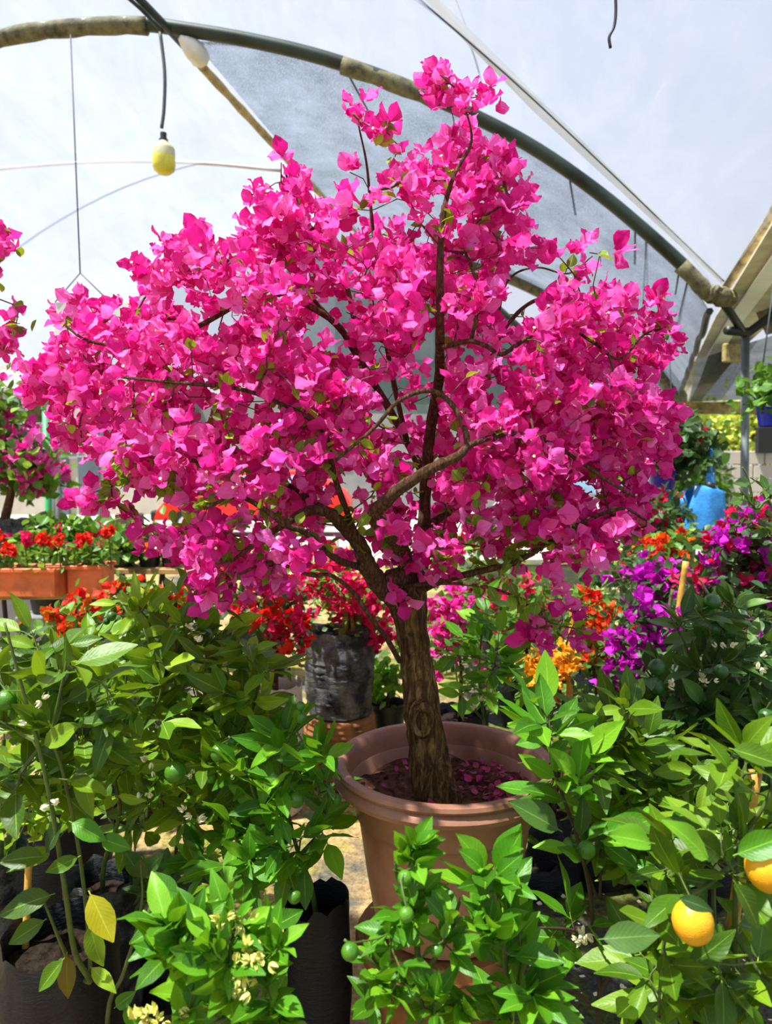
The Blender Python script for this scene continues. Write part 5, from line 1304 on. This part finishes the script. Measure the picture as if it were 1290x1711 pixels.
for px, y, lb in ((75, 905, 'green potted bush with pink specks behind the left planter'), (140, 900, 'green potted bush with red specks behind the right planter')):
    bush('potted_flower', lb, gfoot(px, 5.0, 0.6), ('pot', M_blackpot, .12, .2), [(px, y, 45, 26, 5.0, .15, 22, .6)], M_bract_crimson, M_leaf_far, 14, 22, 'potted flower', 25, leafn=12)
for x, y in ((75, 0), (140, 0)):
    f = gfoot(x, 5.0); mb = MB(); mb.box((f[0], 5.0, .299), (.3, .3, .598), 0, .01); tag(mb.build('concrete_block', M_greywall), 'grey concrete stand under the %s green potted bush' % ('first' if x == 75 else 'second'), 'block')
# left edge bougainvillea in black pot
f = gfoot(6, 5.3, bz)
mb = MB(); mb.box((f[0] - .2, 5.3, bz / 2 - .002), (1.1, .5, bz - .006), 0, .01); tag(mb.build('concrete_plinth', M_greywall), 'grey concrete plinth under the black pot at the left edge', 'block')
bush('bougainvillea_tree', 'small pink bougainvillea tree in a black pot at the left edge', f, ('bag', M_bag_grey, .2, .36),
     [(20, 770, 75, 45, 5.3, .25, 40, 1.8), (10, 700, 40, 55, 5.3, .2, 26, .5), (70, 790, 38, 25, 5.3, .15, 18, 2.2)], M_bract, M_leaf_far, 20, 20, leafn=8, blmax=110, stemr=.035)
# sprigs hanging in from the left edge
f = gfoot(-260, 2.3)
t = bush('bougainvillea_shrub', 'pink bougainvillea whose sprigs poke in at the left edge', f, ('bag', M_bag, .16, .35), [(-8, 408, 16, 24, 2.3, .05, 6, 1.6), (0, 575, 18, 16, 2.3, .05, 5, 2), (20, 510, 6, 5, 2.3, .02, 1, 1), (25, 545, 12, 10, 2.3, .03, 3, .2), (-120, 600, 90, 160, 2.3, .2, 30, 2)], M_bract, M_leaf_small, 28, 20, leafn=2.5, blmax=60,
     stempts=[P(-240, 1000, 2.3), P(-160, 760, 2.3), P(-80, 600, 2.3), P(-20, 520, 2.3), P(-10, 430, 2.3)])
# orange blooms behind the lemon leaves
for px, Y, lb in ((120, 3.2, 'orange flowered plant peeking over the leaves below the left bench'), (215, 3.3, 'orange red flowered plant behind the dark green lime bush'), (290, 3.5, 'orange flowered plant right below the pale table')):
    bush('orange_bloom_plant', lb, gfoot(px, Y), ('bag', M_bag, .15, .3), [(px, 1035 if px < 200 else 1015, 48, 34, Y, .15, 26, 2.3), (px + 10, 1100, 60, 50, Y, .15, 14, .5)], M_bract_orange, M_leaf_far, 17, 22, leafn=7, blmax=70, M2=M_bract_red)
# red crimson one in white fabric bag
f = gfoot(458, 3.35)
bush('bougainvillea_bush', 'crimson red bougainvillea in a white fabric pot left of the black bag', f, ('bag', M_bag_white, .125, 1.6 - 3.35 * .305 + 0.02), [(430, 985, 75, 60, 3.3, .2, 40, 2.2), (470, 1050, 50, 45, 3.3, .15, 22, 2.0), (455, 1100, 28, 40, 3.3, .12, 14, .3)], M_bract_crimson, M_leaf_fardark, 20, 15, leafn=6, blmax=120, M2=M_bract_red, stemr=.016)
# black bag on orange pot
Yb = 3.75; f = gfoot(567, Yb)
zt = P(567, 1190, Yb)[2]
t = thing('clay_pot', f, 'upturned orange clay pot with grooved rings under the black bag', 'pot')
mb = MB(); zz = zt; mb.lathe([(.215, 0), (.215, zz * .1)] + [(.21 - .035 * (i / 20) + (.006 if i % 2 else 0), zz * (.12 + .86 * i / 20)) for i in range(21)] + [(.16, zz), (.001, zz)], f, 40); mb.build('pot', M_pot_blotched, t)
bush('bougainvillea_bush', 'crimson bougainvillea in a crimped black bag standing on the clay pot', (f[0], f[1], zt), ('crimp', M_bag_grey, .175, P(567, 1050, Yb)[2] - zt), [(560, 975, 60, 50, Yb, .2, 34, 2.2), (600, 1010, 36, 30, Yb, .15, 14, 2.2), (640, 1060, 26, 50, Yb + .1, .15, 10, 1.4)], M_bract_crimson, M_leaf_far, 20, 14, leafn=5, blmax=120, stemr=.014,
     stakes=(((578, 1060, Yb), (590, 850, Yb)), ((590, 1055, Yb), (578, 940, Yb))))
bush('small_shrub', 'small bright green shrub in a dark pot right of the black bag', gfoot(648, 4.0), ('pot', M_blackpot, .1, .3), [(645, 1125, 24, 30, 4.0, .12, 16, 0)], None, M_leaf_bright, 14, 18, 'shrub', leafn=11)
bush('bougainvillea_bush', 'bright rose pink bougainvillea seen right behind the trunk', gfoot(770, 3.7), ('bag', M_bag, .15, .35), [(762, 1030, 42, 42, 3.6, .2, 32, 2.4), (745, 1080, 30, 40, 3.6, .15, 12, 1.2), (790, 1100, 50, 60, 3.7, .15, 16, .4)], M_bract_rose, M_leaf_far, 20, 16, leafn=5, blmax=100)
# yellow one with stake
bush('bougainvillea_bush', 'golden yellow bougainvillea with a bamboo stake behind the pot rim', gfoot(930, 2.75), ('bag', M_bag, .12, .3), [(900, 1130, 42, 38, 2.7, .12, 30, 3.0), (935, 1100, 28, 18, 2.7, .1, 14, 2.8), (1000, 1255, 32, 10, 2.65, .08, 8, 2.5), (930, 1200, 60, 50, 2.75, .15, 14, .2)], M_bract_yellow, M_leaf_fardark, 17, 15, leafn=4, blmax=130)
stake(P(945, 1330, 2.62), P(958, 1000, 2.62), .0125, 'thick bamboo stake rising through the golden bougainvillea')
stake(P(1122, 1100, 2.95), P(1146, 938, 2.95), .0125, 'bamboo stake leaning among the magenta bougainvilleas, right one of the pair')
stake(P(1104, 1090, 3.0), P(1124, 985, 3.0), .008, 'short thin stake just left of the leaning bamboo stake', M_khaki)
stake(P(1160, 1000, 3.9), P(1180, 915, 3.9), .012, 'bamboo stake below the blue sack')
# right group
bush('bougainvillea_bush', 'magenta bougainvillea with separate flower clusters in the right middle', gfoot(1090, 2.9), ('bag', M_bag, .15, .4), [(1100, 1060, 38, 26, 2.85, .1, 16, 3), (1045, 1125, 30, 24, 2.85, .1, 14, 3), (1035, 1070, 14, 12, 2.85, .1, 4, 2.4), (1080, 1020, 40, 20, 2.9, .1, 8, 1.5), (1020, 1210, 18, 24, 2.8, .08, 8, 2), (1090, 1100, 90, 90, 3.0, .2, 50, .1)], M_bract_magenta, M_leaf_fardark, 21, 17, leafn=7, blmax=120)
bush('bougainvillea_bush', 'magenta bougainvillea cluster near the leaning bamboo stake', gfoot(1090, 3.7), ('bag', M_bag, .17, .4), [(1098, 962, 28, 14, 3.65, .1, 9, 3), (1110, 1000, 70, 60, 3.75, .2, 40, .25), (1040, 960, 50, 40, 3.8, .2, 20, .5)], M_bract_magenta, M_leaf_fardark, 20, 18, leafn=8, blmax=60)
bush('bougainvillea_bush', 'orange bougainvillea below the right edge of the crown', gfoot(1090, 4.3), ('bag', M_bag, .17, .4), [(1085, 925, 40, 22, 4.25, .15, 22, 2.2), (1140, 930, 45, 40, 4.3, .15, 24, .3), (1120, 900, 40, 15, 4.3, .15, 8, .4)], M_bract_orange, M_leaf_far, 18, 18, leafn=8, blmax=60, M2=M_bract_red)
bush('bougainvillea_bush', 'red orange flowered bush between the golden and the magenta ones', gfoot(1010, 3.3), ('bag', M_bag, .16, .35), [(1000, 1060, 40, 40, 3.3, .15, 34, 1.6), (980, 1010, 35, 25, 3.4, .15, 12, 1.2), (970, 1150, 70, 60, 3.4, .15, 30, .3)], M_bract_red, M_leaf_far, 15, 15, leafn=7, blmax=80, M2=M_bract_orange)
bush('pale_flower_bush', 'pale lime and white flowered bush below the crown on the right', gfoot(1020, 3.9), ('bag', M_bag, .18, .5), [(1020, 1010, 50, 26, 3.9, .15, 30, 2.2), (1000, 980, 40, 10, 3.95, .1, 6, 2)], M_bract_pale, M_leaf_far, 15, 14, leafn=4, blmax=80)
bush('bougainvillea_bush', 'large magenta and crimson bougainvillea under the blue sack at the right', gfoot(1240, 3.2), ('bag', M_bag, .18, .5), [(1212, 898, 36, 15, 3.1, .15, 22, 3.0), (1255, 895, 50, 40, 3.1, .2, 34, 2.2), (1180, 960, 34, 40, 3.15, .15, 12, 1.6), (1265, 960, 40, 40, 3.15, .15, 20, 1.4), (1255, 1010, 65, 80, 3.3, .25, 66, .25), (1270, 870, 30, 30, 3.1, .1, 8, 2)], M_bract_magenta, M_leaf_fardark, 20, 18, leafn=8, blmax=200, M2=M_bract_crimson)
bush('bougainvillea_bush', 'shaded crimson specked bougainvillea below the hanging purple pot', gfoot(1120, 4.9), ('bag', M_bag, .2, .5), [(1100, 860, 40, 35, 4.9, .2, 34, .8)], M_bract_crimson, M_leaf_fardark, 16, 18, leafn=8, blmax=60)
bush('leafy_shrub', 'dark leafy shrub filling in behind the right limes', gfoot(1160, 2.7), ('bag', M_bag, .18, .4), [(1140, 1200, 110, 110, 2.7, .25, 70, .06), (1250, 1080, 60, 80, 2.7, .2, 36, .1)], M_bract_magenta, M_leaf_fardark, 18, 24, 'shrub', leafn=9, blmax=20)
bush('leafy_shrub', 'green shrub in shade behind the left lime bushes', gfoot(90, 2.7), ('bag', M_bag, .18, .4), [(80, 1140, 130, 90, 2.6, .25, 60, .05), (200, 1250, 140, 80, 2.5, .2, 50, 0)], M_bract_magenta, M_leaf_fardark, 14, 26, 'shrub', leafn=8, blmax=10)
bush('white_flower_bush', 'white flowered bush seen under the left part of the crown', gfoot(430, 5.5), ('bag', M_bag, .2, .5), [(400, 945, 50, 16, 5.5, .2, 16, 2.4), (520, 950, 36, 26, 5.5, .2, 10, 2.4), (700, 935, 60, 30, 5.5, .2, 16, 1), (450, 985, 130, 30, 5.4, .2, 30, .3)], M_bract_pale, M_leaf_far, 15, 16, leafn=7, blmax=80)
bush('bougainvillea_bush', 'distant green and pink bush seen under the right part of the crown', gfoot(860, 4.6), ('bag', M_bag, .2, .5), [(850, 990, 90, 30, 4.6, .2, 40, .8), (900, 1050, 90, 50, 4.4, .2, 40, .5), (770, 905, 70, 32, 4.7, .2, 30, .8)], M_bract_crimson, M_leaf_far, 16, 18, leafn=7, blmax=60)
# hanging pots
def hanging(px, py, Y, r_, h_, mat, blobs, bm, lm, label, top):
    p = P(px, py, Y)
    t = bush('hanging_basket', label, (p[0], Y, p[2] - h_), ('pot', mat, r_, h_), blobs, bm, lm, 14, 20, 'hanging pot', 30, leafn=10)
    for dx in (-.9, .9):
        V, Fc = tube_arr([(p[0] + dx * r_, Y, p[2]), (p[0], Y, top)], .005, 5); obj('hanger', mesh_np('hanger', V, Fc, M_wire), t)
hanging(1108, 788, 5.2, .095, .17, M_purple, [(1135, 735, 50, 45, 5.2, .15, 40, .35)], M_bract_crimson, M_leaf_fardark, 'dark trailing plant in a purple pot hanging right of the crown', 2.72)
hanging(1292, 672, 4.6, .105, .15, M_blue, [(1285, 645, 32, 24, 4.6, .12, 26, 0)], None, M_leaf_far, 'green plant in a royal blue pot hanging at the right edge', 2.9)
# blue sack over a post
t = thing('blue_sack', P(1180, 885, 5.0), 'light blue woven sack with a twisted neck hanging at the right', 'sack')
prof2 = [(1187, 790, 6), (1187, 812, 8), (1186, 818, 22), (1182, 845, 29), (1176, 875, 33), (1172, 895, 35)]
pts = [P(a, b, 5.0) for a, b, c in prof2]; rr = [c / F * 5.0 for a, b, c in prof2]
q = smooth_path(pts, 4); rq = np.interp(np.linspace(0, 1, len(q)), np.linspace(0, 1, 6), rr)
V, Fc = tube_arr(q, rq, 22, True, lambda u, a, p_: 1 + .09 * np.sin(5 * a + 3 * u) + .05 * np.sin(9 * a))
V = np.array(V); V[:, 1] = 5.0 + (V[:, 1] - 5.0) * .4
obj('bag', mesh_np('bag', V, Fc, M_bluesack), t)
V, Fc = tube_arr([P(1187, 806, 5.0), P(1186, 812, 5.0), P(1188, 816, 5.0)], .034, 10); obj('tie', mesh_np('tie', V, Fc, M_blackmetal), t)
V, Fc = tube_arr([P(1187, 800, 5.0), P(1188, 745, 5.15)], .012, 6); obj('hanging_cord', mesh_np('hanging_cord', V, Fc, M_bluesack), t)
t = thing('blue_sheet', P(1140, 820, 6.0), 'crumpled pale blue plastic sheet behind the blue sack', 'sheet')
sheet('sheet', [P(1100, 822, 6), P(1165, 806, 6), P(1160, 850, 6), P(1110, 845, 6)], M_bluesack, t, bulge=.15)
for x_ in (1103, 1163):
    e_ = P(x_, 812, 6); V, Fc = tube_arr([(e_[0], 6, 0), e_], 0.012, 6); obj('support_rod', mesh_np('support_rod', V, Fc, M_post), t)
# vegetation beyond
for px, py, rx, ry, lb, m_, k in ((1225, 718, 95, 30, 'sunlit yellow green hedge above the pale block wall', M_leaf_sky, 120), (1000, 690, 80, 40, 'yellow green hedge seen through the right of the crown', M_leaf_sky, 80), (1150, 815, 40, 22, 'low green shrub left of the pale block wall', M_leaf_far, 24)):
    Y = (16.0 if px > 1100 else 20.5) if py < 750 else 9.5
    LM = []
    f = gfoot(px, Y)
    t = thing('hedge', f, lb, 'hedge')
    mb = MB()
    for j in range(k):
        u = random.uniform(-1, 1); c = P(px + u * rx, py + random.uniform(-1, 1) * ry, Y + random.uniform(-.3, .5))
        if j % 6 == 0: mb.tube([(c[0] * .9 + f[0] * .1, Y, 0), (c + np.array([f[0], Y, c[2]])) / 2, c], .02, 5)
        for _ in range(14): LM.append(basis(rng.normal(0, 1, 3), UP + rng.normal(0, .7, 3), c + rng.normal(0, .16, 3), random.uniform(.12, .22)))
    obj('leaves', merged('leaves', LEAFW, LM, m_), t, None, 'stuff'); obj('stems', mb.mesh('stems', M_stem_brown), t, None, 'stuff')
print('objects', len(bpy.data.objects), 'tris', sum(len(m.polygons) for m in bpy.data.meshes) * 2)
